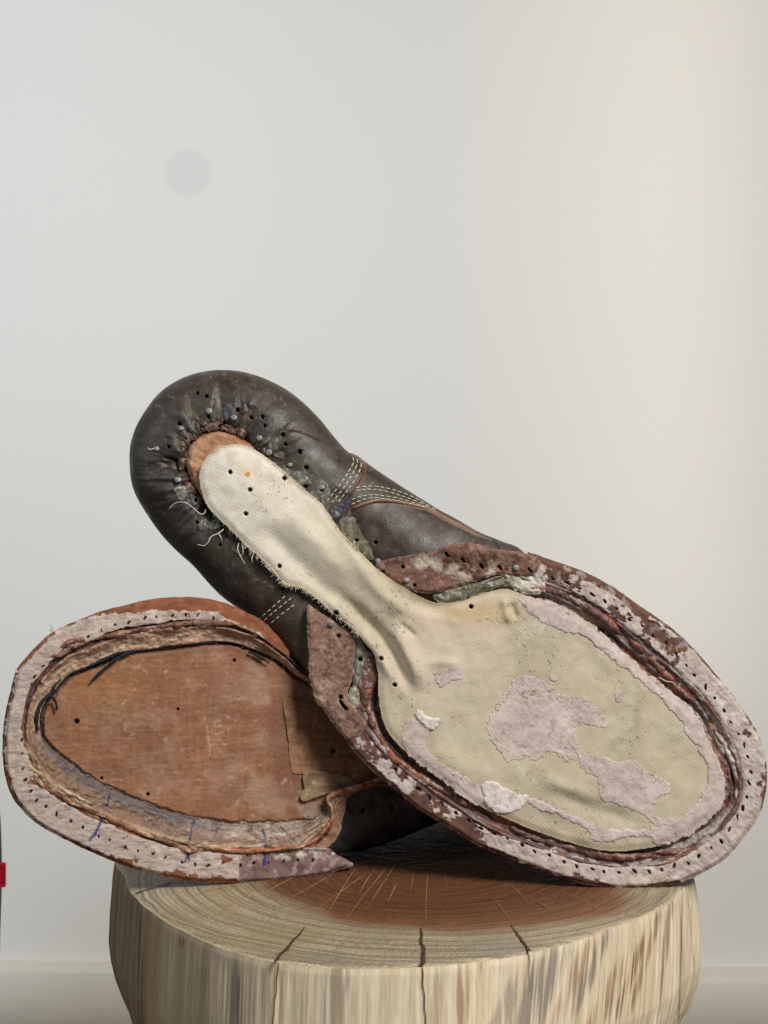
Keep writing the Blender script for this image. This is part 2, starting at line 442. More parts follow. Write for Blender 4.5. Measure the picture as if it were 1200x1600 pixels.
def mat_stump_top():
    m, nt, lk, b = new_mat('stump_end_grain')
    at = N(nt, 'ShaderNodeAttribute', attribute_name='Col')
    tc = N(nt, 'ShaderNodeTexCoord')
    n = N(nt, 'ShaderNodeTexNoise'); n.inputs['Scale'].default_value = 1300; n.inputs['Detail'].default_value = 4
    lk.new(tc.outputs['Object'], n.inputs['Vector'])
    # growth rings: distance from the pith, gently warped, drives a one-dimensional noise
    ds = N(nt, 'ShaderNodeVectorMath', operation='DISTANCE'); ds.inputs[1].default_value = (.012, 0, ZT)
    wn = N(nt, 'ShaderNodeTexNoise'); wn.inputs['Scale'].default_value = 26; wn.inputs['Detail'].default_value = 3
    lk.new(tc.outputs['Object'], wn.inputs['Vector']); lk.new(tc.outputs['Object'], ds.inputs[0])
    wa = N(nt, 'ShaderNodeMath', operation='MULTIPLY_ADD'); wa.inputs[1].default_value = .007
    lk.new(wn.outputs['Fac'], wa.inputs[0]); lk.new(ds.outputs['Value'], wa.inputs[2])
    rn = N(nt, 'ShaderNodeTexNoise', noise_dimensions='1D'); rn.inputs['Scale'].default_value = 620; rn.inputs['Detail'].default_value = 3; rn.inputs['Roughness'].default_value = .7
    lk.new(wa.outputs[0], rn.inputs['W'])
    rr = N(nt, 'ShaderNodeMapRange'); rr.inputs[1].default_value = .36; rr.inputs[2].default_value = .62; rr.inputs[3].default_value = .68; rr.inputs[4].default_value = 1.14
    lk.new(rn.outputs['Fac'], rr.inputs[0])
    mr = N(nt, 'ShaderNodeMapRange'); mr.inputs[1].default_value = .3; mr.inputs[2].default_value = .7; mr.inputs[3].default_value = .70; mr.inputs[4].default_value = 1.30
    lk.new(n.outputs['Fac'], mr.inputs[0])
    mu = N(nt, 'ShaderNodeMath', operation='MULTIPLY'); lk.new(rr.outputs[0], mu.inputs[0]); lk.new(mr.outputs[0], mu.inputs[1])
    v = N(nt, 'ShaderNodeVectorMath', operation='SCALE'); lk.new(at.outputs['Color'], v.inputs[0]); lk.new(mu.outputs[0], v.inputs['Scale'])
    lk.new(v.outputs[0], b.inputs['Base Color'])
    bp = N(nt, 'ShaderNodeBump'); bp.inputs['Strength'].default_value = .35; bp.inputs['Distance'].default_value = .0003
    lk.new(n.outputs['Fac'], bp.inputs['Height']); lk.new(bp.outputs[0], b.inputs['Normal'])
    b.inputs['Roughness'].default_value = .55; b.inputs['Specular IOR Level'].default_value = .35
mat_stump_top()
vmat('stump_side', .62, .35, .15, 1500, .25, 1500, .0005, .08, stretch=(1, 1, .05), big=.12)

stump = thing('wood_stump', 'barkless round wooden stump with dark heartwood and pale streaked sides under the boots', 'stump', (float(SC[0]), float(SC[1]), 0))
def stump_build():
    nt_ = len(TH)
    # end grain
    nr = 170; rs = np.linspace(0, 1, nr) ** .8
    Rr, Tt = np.meshgrid(rs, TH, indexing='ij')
    rad = Rr * RIM[None, :]
    x = rad * np.cos(Tt); y = rad * np.sin(Tt)
    hx = x - .012; hy = y + .0; hr = np.hypot(hx, hy)
    ang = np.arctan2(hy, hx)
    wob = .004 * fb(np.cos(ang) * 10, np.sin(ang) * 10, 7, 3, 5) + .0016 * fb(x * 1000, y * 1000, 16, 3, 8)
    ring_r = hr / (.118) * .118 + wob * .5
    rings = np.sin(ring_r * 2 * math.pi / .0052 + 2.5 * vn(ring_r * 160, ring_r * 0, 4)) * .5 + np.sin(ring_r * 2 * math.pi / .0021 + 1) * .35 + .5 * vn(ring_r * 900, ring_r * 0 + 3, 9)
    heart = 1 - ss(.074, .090, hr + wob * 1.6 + .004 * np.sin(ang * 2 + .6) + (-.004) * ss(.0, .06, -x) * -1)
    sap = np.broadcast_to(lin(166, 153, 128), x.shape + (3,)).copy()
    fr = np.sin(ring_r * 2 * math.pi / .00125 + 3 * vn(ring_r * 500, ang * 6, 14))
    sap = mix(sap, lin(124, 110, 86), ss(-.2, .9, rings) * .7)
    sap = mix(sap, lin(112, 98, 76), ss(.2, .95, fr) * ss(-.5, .5, fb(ang * 40, ring_r * 1000, 9, 3, 16)) * .6)
    sap = mix(sap, lin(146, 128, 92), ss(.0, .6, fb(x * 1000, y * 1000, 22, 3, 23)) * .5)
    sap = mix(sap, lin(138, 130, 112), ss(-.2, .6, fb(x * 1000, y * 1000, 30, 3, 21)) * .6)
    hea = np.broadcast_to(lin(122, 80, 50), x.shape + (3,)).copy()
    hea = mix(hea, lin(92, 56, 35), ss(-.3, .9, rings) * .6)
    hea = mix(hea, lin(126, 82, 52), ss(.1, .8, fb(x * 1000, y * 1000, 14, 4, 31)) * .5)
    hea = mix(hea, lin(66, 38, 25), ss(.2, .95, fr) * .55)
    hea = mix(hea, lin(150, 108, 70), ss(.060, .082, hr + wob) * .6)
    col = sap * (1 - heart[..., None]) + hea * .74 * heart[..., None]
    ta = np.minimum(np.abs(np.arctan2(np.sin(ang), np.cos(ang))), 9)
    lip = ss(.988, .998, Rr)
    col = mix(col, lin(190, 172, 140), lip * .8)
    z = ZT + .0001 * rings * (1 - lip) - .0008 * ss(.985, 1, Rr) + .00015 * fb(x * 1000, y * 1000, 3, 3, 2) * (1 - lip)
    V = np.stack([x + SC[0], y + SC[1], z], -1).reshape(-1, 3)
    i, j = np.meshgrid(np.arange(nr - 1), np.arange(nt_), indexing='ij'); j2 = (j + 1) % nt_
    f = np.stack([i * nt_ + j, (i + 1) * nt_ + j, (i + 1) * nt_ + j2, i * nt_ + j2], -1).reshape(-1, 4)
    eg = mesh_obj('end_grain', V, f, 'stump_end_grain', stump, col.reshape(-1, 3))
    # side
    prof = [(0, 1.0), (.002, 1.004), (.01, 1.01), (.022, 1.018), (.033, 1.022), (.040, 1.014), (.047, .998), (.054, .974), (.060, .95), (.068, .915), (.08, .875), (.1, .84), (.14, .81), (.2, .80), (.3, .83), (.4, .88), (.45, .9)]
    pz = np.array([p[0] for p in prof]); ps = np.array([p[1] for p in prof])
    zs = np.concatenate([np.linspace(0, .075, 110), np.linspace(.08, .4495, 50)])
    sv = np.interp(zs, pz, ps)
    Z, T2 = np.meshgrid(zs, TH, indexing='ij')
    arc = T2 * 118
    # facets: flat hewn patches low on the sides
    low = ss(.035, .06, Z)
    fac = fb(np.cos(T2) * 30, np.sin(T2) * 30, 14, 2, 44)
    # slanted grain on the right half of the front
    sl = arc + Z * 1000 * np.where(np.cos(T2) > .1, .28 * ss(.1, .6, np.cos(T2)), 0)
    g1 = fb(sl, Z * 1000, 2.2, 3, 61, sy=90); g2 = fb(sl, Z * 1000, 9, 3, 62, sy=160); g3 = fb(sl, Z * 1000, 1.1, 2, 63, sy=46)
    rad = RIM[None, :] * sv[:, None] * (1 + .012 * low * fac) + (.0002 * g1 + .0003 * g2 + .0002 * g3) * ss(0, .008, Z)
    x = rad * np.cos(T2) + SC[0]; y = rad * np.sin(T2) + SC[1]
    col = np.broadcast_to(lin(220, 206, 177), x.shape + (3,)).copy()
    col = mix(col, lin(206, 186, 148), ss(-.1, .8, g2) * .4)
    col = mix(col, lin(192, 168, 130), ss(.2, .9, g1) * .25)
    col = mix(col, lin(234, 224, 202), ss(.1, .8, -g3) * .4)
    col = mix(col, lin(186, 164, 130), ss(.15, .7, g3) * .35)
    left = ss(.25, .9, -np.cos(T2))  # browner left side: shade away from the key lamp, put into the colour
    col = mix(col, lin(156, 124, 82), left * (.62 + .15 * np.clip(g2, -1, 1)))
    col = mix(col, lin(96, 72, 48), ss(.75, .98, -np.cos(T2)) * (.6 + .2 * np.clip(g1, -1, 1)))  # far left edge darkened further, same painted shade
    # weathered stains where the photograph shows them, each broken up by the grain
    zz_ = ZT - .0008 - Z
    pxx = 600 + F_PX * x / np.maximum(y, .05); pyy = 800 - F_PX * (zz_ - CAM[2]) / np.maximum(y, .05)
    g4 = fb(sl, Z * 1000, 1.0, 3, 66, sy=26); g6 = fb(sl, Z * 1000, 3.0, 3, 68, sy=30)
    vis = (y < SC[1] + .02)
    for (cx, cy, wx, wy, sl_, cc, st_) in [(370, 1572, 13, 42, 0, (112, 104, 98), .75), (530, 1556, 17, 40, -.05, (138, 120, 104), .6), (445, 1560, 30, 60, 0, (196, 174, 138), .4), (220, 1535, 5, 80, .02, (92, 70, 50), .7), (283, 1472, 5, 6, 0, (150, 96, 40), .8),
            (725, 1545, 14, 40, -.1, (150, 118, 82), .7), (842, 1552, 26, 46, -.42, (118, 108, 104), .75), (893, 1540, 14, 44, -.42, (140, 104, 72), .7), (926, 1512, 10, 40, -.40, (108, 98, 92), .7), (948, 1560, 14, 40, -.4, (150, 112, 76), .7), (985, 1528, 8, 46, -.35, (128, 84, 54), .8),
            (1007, 1505, 6, 50, -.30, (136, 92, 60), .75), (1040, 1480, 5, 60, -.12, (150, 112, 80), .7), (1064, 1480, 2, 80, -.03, (92, 62, 44), .7), (790, 1575, 16, 34, -.4, (140, 126, 116), .6), (680, 1580, 10, 34, -.1, (170, 146, 112), .5), (610, 1570, 22, 44, -.1, (206, 190, 156), .4), (980, 1420, 26, 18, -.4, (196, 166, 132), .5)]:
        u = (pxx - cx - sl_ * (pyy - cy)) / wx; v = (pyy - cy) / (wy * 1.7)
        m_ = np.exp(-np.abs(u) ** 2.2 - np.abs(v) ** 3) * vis
        col = mix(col, lin(*cc), 1.0 * st_ * ss(.1, 1.0, m_ * (1 + 1.1 * g4 + .7 * g6 + .5 * g3)))
    col = mix(col, lin(110, 80, 54), ss(.62, .8, g4) * ss(.0, .6, g6) * .4)
    V = np.stack([x, y, ZT - .0008 - Z], -1).reshape(-1, 3)
    n = len(zs)
    i, j = np.meshgrid(np.arange(n - 1), np.arange(nt_), indexing='ij'); j2 = (j + 1) % nt_
    f = np.stack([i * nt_ + j, (i + 1) * nt_ + j, (i + 1) * nt_ + j2, i * nt_ + j2], -1).reshape(-1, 4)[:, ::-1]
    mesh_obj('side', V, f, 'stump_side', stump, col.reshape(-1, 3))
    def side_pt(th, zz):
        jj = (th % (2 * math.pi)) / (2 * math.pi) * nt_; j0 = int(jj) % nt_
        r0 = np.interp(zz, zs, rad[:, j0])
        return np.array([SC[0] + r0 * math.cos(th), SC[1] + r0 * math.sin(th), ZT - .0008 - zz]), np.array([math.cos(th), math.sin(th), 0])
    return side_pt, eg
side_pt, end_grain = stump_build()

def crack(pxs, wmax, down):
    """a filled radial check in the end grain that runs on down the side"""
    P = [top_at(*p) for p in pxs]; P = resample(np.array(P), .0012); n = len(P)
    t = np.linspace(0, 1, n); tan = np.gradient(P, axis=0); tan /= np.linalg.norm(tan, axis=1)[:, None]
    nrm = np.stack([-tan[:, 1], tan[:, 0]], 1)
    wd = .8 * wmax * (.25 + .75 * (1 - t) ** .7) * (1 + .3 * fb(t * 40, t * 0, 5, 3, int(pxs[0][0])))
    wig = .0004 * fb(t * 30, t * 0 + 9, 6, 2, int(pxs[0][0]) + 1)
    c = P + nrm * wig[:, None]
    V = []; 
    for s in (-1, 0, 1):
        q = c + nrm * (s * wd / 2)[:, None]
        V.append(np.concatenate([q, np.full((n, 1), ZT + .0005 + (.00012 if s == 0 else 0))], 1))
    V = np.stack(V, 1).reshape(-1, 3)
    f = []
    for i in range(n - 1):
        for s in range(2): f.append((i * 3 + s, i * 3 + s + 1, i * 3 + s + 4, i * 3 + s + 3))
    f = np.array(f)[:, ::-1]
    th = math.atan2(c[0][1] - SC[1], c[0][0] - SC[0])
    m = 60; W = []
    for i in range(m):
        zz = i / (m - 1) * down
        th2 = th + .012 * math.sin(zz * 110 + pxs[0][0]) * (i / m) + .3 * zz * (1 if pxs[0][0] > 600 else -1) + .0012 * math.sin(zz * 900)
        p, nn = side_pt(th2, zz)
        tg = np.array([-nn[1], nn[0], 0]); ww = wmax * .22 * (1 - .6 * i / m) / 2
        p = p + nn * .0005
        W += [p - tg * ww, p + nn * .0001, p + tg * ww]
    W = np.array(W); g = []
    for i in range(m - 1):
        for s in range(2): g.append((i * 3 + s, i * 3 + s + 1, i * 3 + s + 4, i * 3 + s + 3))
    mesh_obj('crack', np.vstack([V, W]), np.vstack([f, np.array(g) + len(V)]), 'crack_filler', end_grain)
crack([(660, 1509), (663, 1494), (660, 1475), (659, 1452)], .0018, .06)
crack([(430, 1504), (445, 1487), (462, 1468), (476, 1450)], .0017, .07)
crack([(213, 1397), (240, 1388), (270, 1378), (300, 1371)], .0019, .06)
crack([(828, 1489), (818, 1474), (806, 1459), (798, 1446)], .0012, .012)
crack([(1066, 1384), (1050, 1381), (1040, 1379)], .0006, .06)
def saw_marks():
    paths = []; rads = []
    sp = [((330, 1435), (430, 1370)), ((480, 1432), (575, 1362)), ((395, 1405), (470, 1365)), ((505, 1440), (560, 1350)), ((530, 1448), (620, 1335)), ((560, 1400), (585, 1355)), ((570, 1425), (632, 1330)), ((664, 1450), (668, 1350)), ((640, 1395), (648, 1350)), ((800, 1445), (770, 1400)), ((835, 1420), (790, 1375)), ((885, 1440), (820, 1395)), ((960, 1432), (870, 1390)), ((520, 1490), (545, 1465)), ((700, 1390), (690, 1345)), ((605, 1410), (622, 1375)), ((300, 1400), (380, 1378)), ((450, 1405), (520, 1366))]
    for a, b in sp:
        a2 = top_at(*a); b2 = top_at(*b); n = 26
        t = np.linspace(0, 1, n)[:, None]; P = a2 + (b2 - a2) * t
        P = P + np.stack([.0003 * fb(t[:, 0] * 20, t[:, 0] * 0 + a[0], 8, 2, 5), t[:, 0] * 0], 1)
        P = np.concatenate([P, np.full((n, 1), ZT + .00012)], 1)
        paths.append(P); rads.append(.00016 * np.sin(np.linspace(.15, 3.0, n)) * (1 + .5 * vn(np.linspace(0, 9, n), np.zeros(n), int(a[0]))))
    tubes_obj('saw_scratches', end_grain, paths, rads, 'scratch', 5)
saw_marks()

# ------------------------------------------------------------------ boots: planes
PF = Plane((.0906, .539, .4515), 10, 0)
PL = Plane((-.0497, .5472, .4508), 5, 23)
front = thing('boot', 'dark leather boot without sole, cream canvas strip and pinkish glue over its underside', 'boot', tuple(PF.q), 'pair of stripped boots')
back = thing('boot', 'boot lying on its side, bare brown leather insole, blue pen ticks on its welt', 'boot', tuple(PL.q), 'pair of stripped boots')

def boot_body(parent, pl, outline_px, h0, depth_fn, heel_px, toe_px, name='upper', wid=None):
    """the boot's upper behind the sole plane: lasted foot, instep, open shaft over the heel"""
    P = resample(smooth(outline_px, True, 4), 9, True)
    h = np.array([h0(p) for p in P])
    B = pl.at(P[:, 0], P[:, 1], h); n = pl.n
    A = pl.at(*map(np.array, heel_px)); Z = pl.at(*map(np.array, toe_px)); ax = Z - A; L = np.linalg.norm(ax); ax /= L
    a = ((B - A) @ ax) / L
    ac = np.clip(a, .13, .80)
    Cn = A + np.outer(ac * L, ax)
    side = np.cross(n, ax)
    Hb = (B - A) @ n
    Cn = Cn + np.outer(Hb, n)
    dk = np.array([0, .06, .15, .3, .45, .6, .75, .88, .96, 1.0, 1.0, .7])
    toe = np.array([1, .99, .965, .90, .80, .66, .48, .27, .12, .02, .0, .0])
    heel = np.array([1, 1, .99, .96, .92, .88, .85, .84, .85, .86, .80, .74])
    D = depth_fn(ac)
    tb = ss(.42, .74, a)
    rings = []
    for kk in range(len(dk)):
        s = heel[kk] * (1 - tb) + toe[kk] * tb
        if kk >= 10: Dk = D * dk[kk] * (1 - tb) + D * tb
        else: Dk = D * dk[kk]
        p = Cn + (B - Cn) * s[:, None] - np.outer(Dk, n)
        rings.append(p)
    V = np.vstack(rings); m = len(P)
    i, j = np.meshgrid(np.arange(len(dk) - 1), np.arange(m), indexing='ij'); j2 = (j + 1) % m
    f = np.stack([i * m + j, i * m + j2, (i + 1) * m + j2, (i + 1) * m + j], -1).reshape(-1, 4)
    cen = V[-m:].mean(0); V = np.vstack([V, cen])
    jj = np.arange(m); tri = np.stack([(len(dk) - 1) * m + jj, (len(dk) - 1) * m + (jj + 1) % m, np.full(m, len(V) - 1)], 1)
    area2 = np.sum(P[:, 0] * np.roll(P[:, 1], -1) - np.roll(P[:, 0], -1) * P[:, 1])
    if area2 > 0: f = f[:, ::-1]; tri = tri[:, ::-1]
    col = np.broadcast_to(lin(52, 43, 35), V.shape).copy()
    return mesh_obj(name, V, [f, tri], 'dark_leather', parent, col)

# ================================================================== FRONT BOOT
heelF = [(203, 735), (203, 700), (211, 670), (228, 640), (250, 613), (278, 594), (310, 582), (345, 578), (380, 581), (415, 592), (448, 609), (475, 630), (498, 653), (520, 680), (543, 706), (557, 711), (574, 724), (600, 742), (640, 768), (680, 793), (715, 812), (750, 832), (785, 846), (815, 860)]
heelF_body = heelF[:-4] + [(715, 818), (750, 840), (785, 858), (815, 876)]
heelF_low = [(500, 1085), (478, 1062), (455, 1035), (430, 1008), (405, 980), (383, 958), (341, 927), (301, 883), (270, 855), (245, 826), (218, 785), (207, 760)]
weltF_pts = [(800, 856), (833, 865), (867, 877), (900, 888), (933, 903), (967, 923), (990, 940), (1030, 967), (1060, 990), (1090, 1020), (1113, 1047), (1132, 1068), (1152, 1095), (1173, 1127), (1191, 1162), (1198, 1204), (1196, 1240), (1185, 1276), (1164, 1306), (1140, 1336), (1110, 1357), (1074, 1375), (1035, 1385), (984, 1388), (930, 1385), (885, 1374), (843, 1359), (787, 1338), (741, 1318), (696, 1290), (653, 1264), (617, 1234), (588, 1210), (560, 1182), (534, 1149), (512, 1118), (530, 1080), (570, 1040), (640, 960), (720, 905), (770, 870)]
canvasF_pts = [(345, 699), (374, 694), (396, 701), (418, 716), (444, 736), (473, 762), (503, 787), (528, 824), (554, 853), (583, 883), (607, 902), (632, 918), (660, 934), (683, 942), (717, 940), (749, 929), (781, 921), (800, 922), (820, 930), (867, 947), (917, 973), (957, 1007), (987, 1033), (1017, 1060), (1050, 1087), (1080, 1110), (1104, 1150), (1119, 1186), (1130, 1222), (1131, 1246), (1119, 1267), (1095, 1288), (1068, 1306), (1032, 1321), (975, 1330), (930, 1327), (885, 1315), (843, 1301), (801, 1284), (758, 1264), (730, 1247), (702, 1227), (668, 1202), (639, 1179), (611, 1151), (597, 1122), (591, 1083), (591, 1054), (584, 1023), (572, 1007), (550, 981), (521, 959), (493, 934), (468, 918), (444, 912), (415, 879), (385, 853), (356, 824), (327, 795), (314, 765), (312, 736), (323, 714)]
S_weltF = SDF(weltF_pts); S_canF = SDF(canvasF_pts)
S_heelF = SDF(heelF + [(840, 905), (760, 985), (640, 1060), (560, 1120)] + heelF_low)

# upper body
bodyF = heelF_body + [(850, 890), (915, 905), (985, 950), (1050, 997), (1105, 1055), (1160, 1130), (1183, 1200), (1180, 1245), (1150, 1305), (1100, 1350), (1040, 1370), (975, 1374), (890, 1360), (800, 1326), (710, 1283), (620, 1220), (560, 1160)] + heelF_low
S_bodyF = None
def h0F(p):
    t = ss(640, 800, np.array(p[0] + .35 * (p[1] - 900))) if p[1] > 950 else ss(815, 880, np.array(p[0]))
    return float(-.0165 * (1 - t) - .003 * t)
boot_body(front, PF, bodyF, h0F, lambda a: .098 - .052 * ss(.3, .85, a), (300., 690.), (1150., 1290.))

# --- heel seat and quarters: lasted leather turned under
heel_holes = [(px / 2.727 + 180, py / 2.727 + 560, 2.8, 2.8, 0) for px, py in [(350, 148), (390, 160), (522, 220), (580, 252), (628, 250), (637, 287), (715, 326), (725, 366), (787, 398), (815, 465), (812, 545), (275, 280), (228, 378), (345, 605), (398, 250), (880, 560), (1030, 775), (447, 795), (718, 980), (350, 700), (1110, 785)]]
heel_holes = [(x, y, r * random.uniform(.75, 1.1), r * random.uniform(.75, 1.1), 0) for x, y, r, _, _ in heel_holes]
S_seat = SDF([(x / 2.727 + 180, y / 2.727 + 560) for x, y in [(300, 450), (306, 395), (340, 345), (390, 318), (440, 310), (500, 322), (550, 350), (600, 395), (560, 520), (480, 620), (400, 640), (355, 570), (315, 510)]])
pleats = [[(x / 2.727 + 180, y / 2.727 + 560) for x, y in p] for p in (
    [(308, 150), (345, 160), (378, 150), (372, 210), (378, 270), (320, 275), (312, 210)],
    [(432, 140), (490, 145), (470, 200), (450, 250), (415, 255), (424, 200)],
    [(140, 455), (200, 440), (272, 424), (275, 450), (210, 468), (148, 492)],
    [(215, 345), (260, 340), (300, 345), (300, 362), (255, 360)],
    [(560, 200), (600, 230), (580, 300), (540, 285)])]
S_pl = [SDF(p, 3, 20, 2) for p in pleats]
counter_line = [(1062, 445), (1030, 540), (985, 610), (940, 690)]
def q1(pts): return [(x / 2.727 + 180, y / 2.727 + 560) for x, y in pts]
def q5(pts): return [(x / 2.857 + 440, y / 2.857 + 690) for x, y in pts]
def q2(pts): return [(x / 3.158 + 480, y / 3.158 + 820) for x, y in pts]
def q3(pts): return [(x / 3. + 800, y / 3. + 840) for x, y in pts]
def q4(pts): return [(x / 3.529 + 560, y / 3.529 + 1080) for x, y in pts]
def q5b(pts): return [(x / 3.333 + 840, y / 3.333 + 1060) for x, y in pts]
def q6(pts): return [(x / 3. + 0, y / 3. + 920) for x, y in pts]
def q7(pts): return [(x / 3.077 + 330, y / 3.077 + 920) for x, y in pts]
edge_pts = q5([(300, 320), (340, 295), (385, 278), (430, 268), (500, 270), (580, 285), (660, 305), (720, 340), (800, 380), (870, 415), (960, 455)])
S_vampF = SDF(edge_pts + q5([(960, 560), (700, 640), (420, 640), (330, 480)]), 3, 30, 2)
S_counter = SDF(q1([(1005, 408), (1040, 425), (1064, 450), (1062, 490), (1030, 545), (985, 610), (930, 690), (700, 560), (700, 300)]), 3, 30, 2)
def heel_h(x, y):
    d = np.maximum(S_heelF(x, y), 0)
    # the heel is rounder than the quarters
    Rp = 62 + 25 * ss(520, 700, x)
    t = 1 - np.clip(d / Rp, 0, 1)
    h = -.0155 * (1 - np.sqrt(np.maximum(1 - t * t, 0)))
    cen = np.hypot(x - 350, y - 735)
    dseat = -S_seat(x, y)
    ang = np.arctan2(y - 745, x - 355)
    zone = np.exp(-np.maximum(dseat, 0) / 36) * (1 - ss(430, 520, x))
    h = h + zone * (.0032 * fb(ang * 60, dseat, 11, 4, 12, sy=60))
    h = h - .0035 * np.exp(-np.maximum(dseat, 0) / 8)
    for s in S_pl:
        h = h - .0008 * ss(-5, 5, s(x, y) + 3 * fb(x, y, 9, 3, 14))
    h = h + .0005 * fb(x, y, 45, 3, 15)
    # hollow waist beside the strip
    dc = -S_canF(x, y)
    h = h - .003 * np.exp(-np.maximum(dc, 0) / 30) * ss(500, 560, x)
    h = h - .006 * ss(5, 14, S_canF(x, y))
    h = h + .0010 * ss(-1, 2, S_counter(x, y))
    h = h - .0014 * ss(-1, 1.5, S_vampF(x, y))
    h = h - .003 * holes_field(x, y, heel_holes)
    return h - .0015
def heel_c(x, y):
    c = np.broadcast_to(lin(52, 43, 35), x.shape + (3,)).copy()
    n1 = fb(x, y, 60, 4, 31); n2 = fb(x, y, 14, 4, 32); n3 = fb(x, y, 5, 3, 33)
    c = mix(c, lin(67, 59, 51), ss(0, .7, n1) * .7)  # greyish sheen patches put into the leather colour
    c = mix(c, lin(62, 48, 32), ss(.05, .6, n2) * .6)
    dseat = -S_seat(x, y); z = np.exp(-np.maximum(dseat, 0) / 40) * (1 - ss(430, 520, x))
    c = mix(c, lin(82, 80, 82), ss(.05, .5, n2) * z * .8)
    for s in S_pl: c = mix(c, lin(60, 49, 29), ss(-5, 4, s(x, y) + 4 * n2) * .8 * ss(-.7, .2, n3 + .3))
    c = mix(c, lin(118, 106, 90), ss(.62, .75, n3) * ss(-.1, .4, n2) * .6)
    d = S_heelF(x, y)
    c = mix(c, lin(92, 82, 68), ss(.35, .75, n3) * np.exp(-((d - 22) / 16) ** 2) * .55)
    # dusty bloom along the waist and quarters
    c = mix(c, lin(84, 76, 68), S_vampF(x, y).clip(0, 1) * ss(-.3, .6, fb(x, y, 22, 3, 37)) * .5)
    e = np.abs(S_vampF(x, y)); 
    c = mix(c, lin(134, 98, 74), (1 - ss(2.0, 4.5, np.abs(S_vampF(x, y) + 1))) * (x > 545) * (line_near(x, y) < 4) * (1 - ss(720, 770, x)))
    e2 = np.abs(S_counter(x, y)); 
    c = mix(c, lin(104, 74, 52), (1 - ss(1, 3, e2)) * (x > 548) * .9)
    c = mix(c, lin(24, 18, 14), holes_field(x, y, heel_holes))
    return c
def line_near(x, y): return line_dist(x, y, edge_pts)
heel_part = region('heel_leather', front, PF, lambda x, y: S_heelF(x, y), S_heelF.bbox(), heel_h, heel_c, 'dark_leather', 1.6, .004)

# --- heel pad leather
S_pad = SDF(q1([(301, 450), (303, 420), (312, 385), (340, 345), (390, 318), (440, 309), (500, 320), (550, 348), (600, 395), (560, 500), (470, 600), (400, 620), (350, 565), (315, 500)]))
def pad_c(x, y):
    c = np.broadcast_to(lin(172, 130, 100), x.shape + (3,)).copy()
    n = fb(x + y * .5, y - x * .5, 20, 4, 41, sy=5)
    c = mix(c, lin(140, 96, 70), ss(-.1, .6, n) * .8)
    c = mix(c, lin(196, 162, 132), ss(.1, .7, fb(x, y, 18, 4, 42)) * .6)
    c = mix(c, lin(112, 72, 54), 1 - ss(0, 4, S_pad(x, y)))
    return c
region('heel_pad', front, PF, lambda x, y: S_pad(x, y) + .8 * fb(x, y, 4, 2, 4), S_pad.bbox(),
       lambda x, y: -.0012 - .002 * (1 - ss(0, 8, S_pad(x, y))) + .0003 * fb(x, y, 12, 3, 6) + 0 * x, pad_c, 'raw_leather', 1.4, .003)

# --- torn scraps of lining around the pad
for i, (cx, cy, rx, ry, an) in enumerate([(322, 330, 34, 20, -.8), (372, 290, 26, 17, -.4), (415, 292, 32, 22, .1), (442, 262, 22, 18, 0), (490, 305, 34, 14, .3), (535, 315, 30, 20, .9), (282, 388, 20, 30, .2), (284, 445, 16, 32, .1), (322, 556, 30, 16, .8), (640, 400, 42, 16, .7), (340, 300, 18, 14, .5)]):
    cx, cy = cx / 2.727 + 180, cy / 2.727 + 560; rx /= 2.727; ry /= 2.727; ca, sa = math.cos(an), math.sin(an)
    def f(x, y, cx=cx, cy=cy, rx=rx, ry=ry, ca=ca, sa=sa, i=i):
        u = (x - cx) * ca + (y - cy) * sa; v = -(x - cx) * sa + (y - cy) * ca
        return (1 - np.hypot(u / rx, v / ry)) * min(rx, ry) + 3.4 * fb(x, y, 6, 4, 100 + i)
    tone = lin(*[(88, 66, 58), (74, 56, 50), (98, 74, 62), (68, 54, 50)][i % 4])
    def c(x, y, t=tone, i=i):
        cc = np.broadcast_to(t, x.shape + (3,)).copy()
        cc = mix(cc, lin(168, 132, 116), ss(.15, .6, fb(x, y, 6, 3, 130 + i)) * .7)
        return mix(cc, lin(66, 44, 40), ss(.1, .6, fb(x, y, 9, 3, 160 + i)) * .7)
    region('lining_scrap', heel_part, PF, f, (cx - 24, cy - 24, cx + 24, cy + 24), lambda x, y, f=f, i=i: -.0024 + .0005 * ss(0, 4, f(x, y)) + .0005 * fb(x, y, 7, 3, 190 + i), c, 'raw_leather', 1.1, .002)

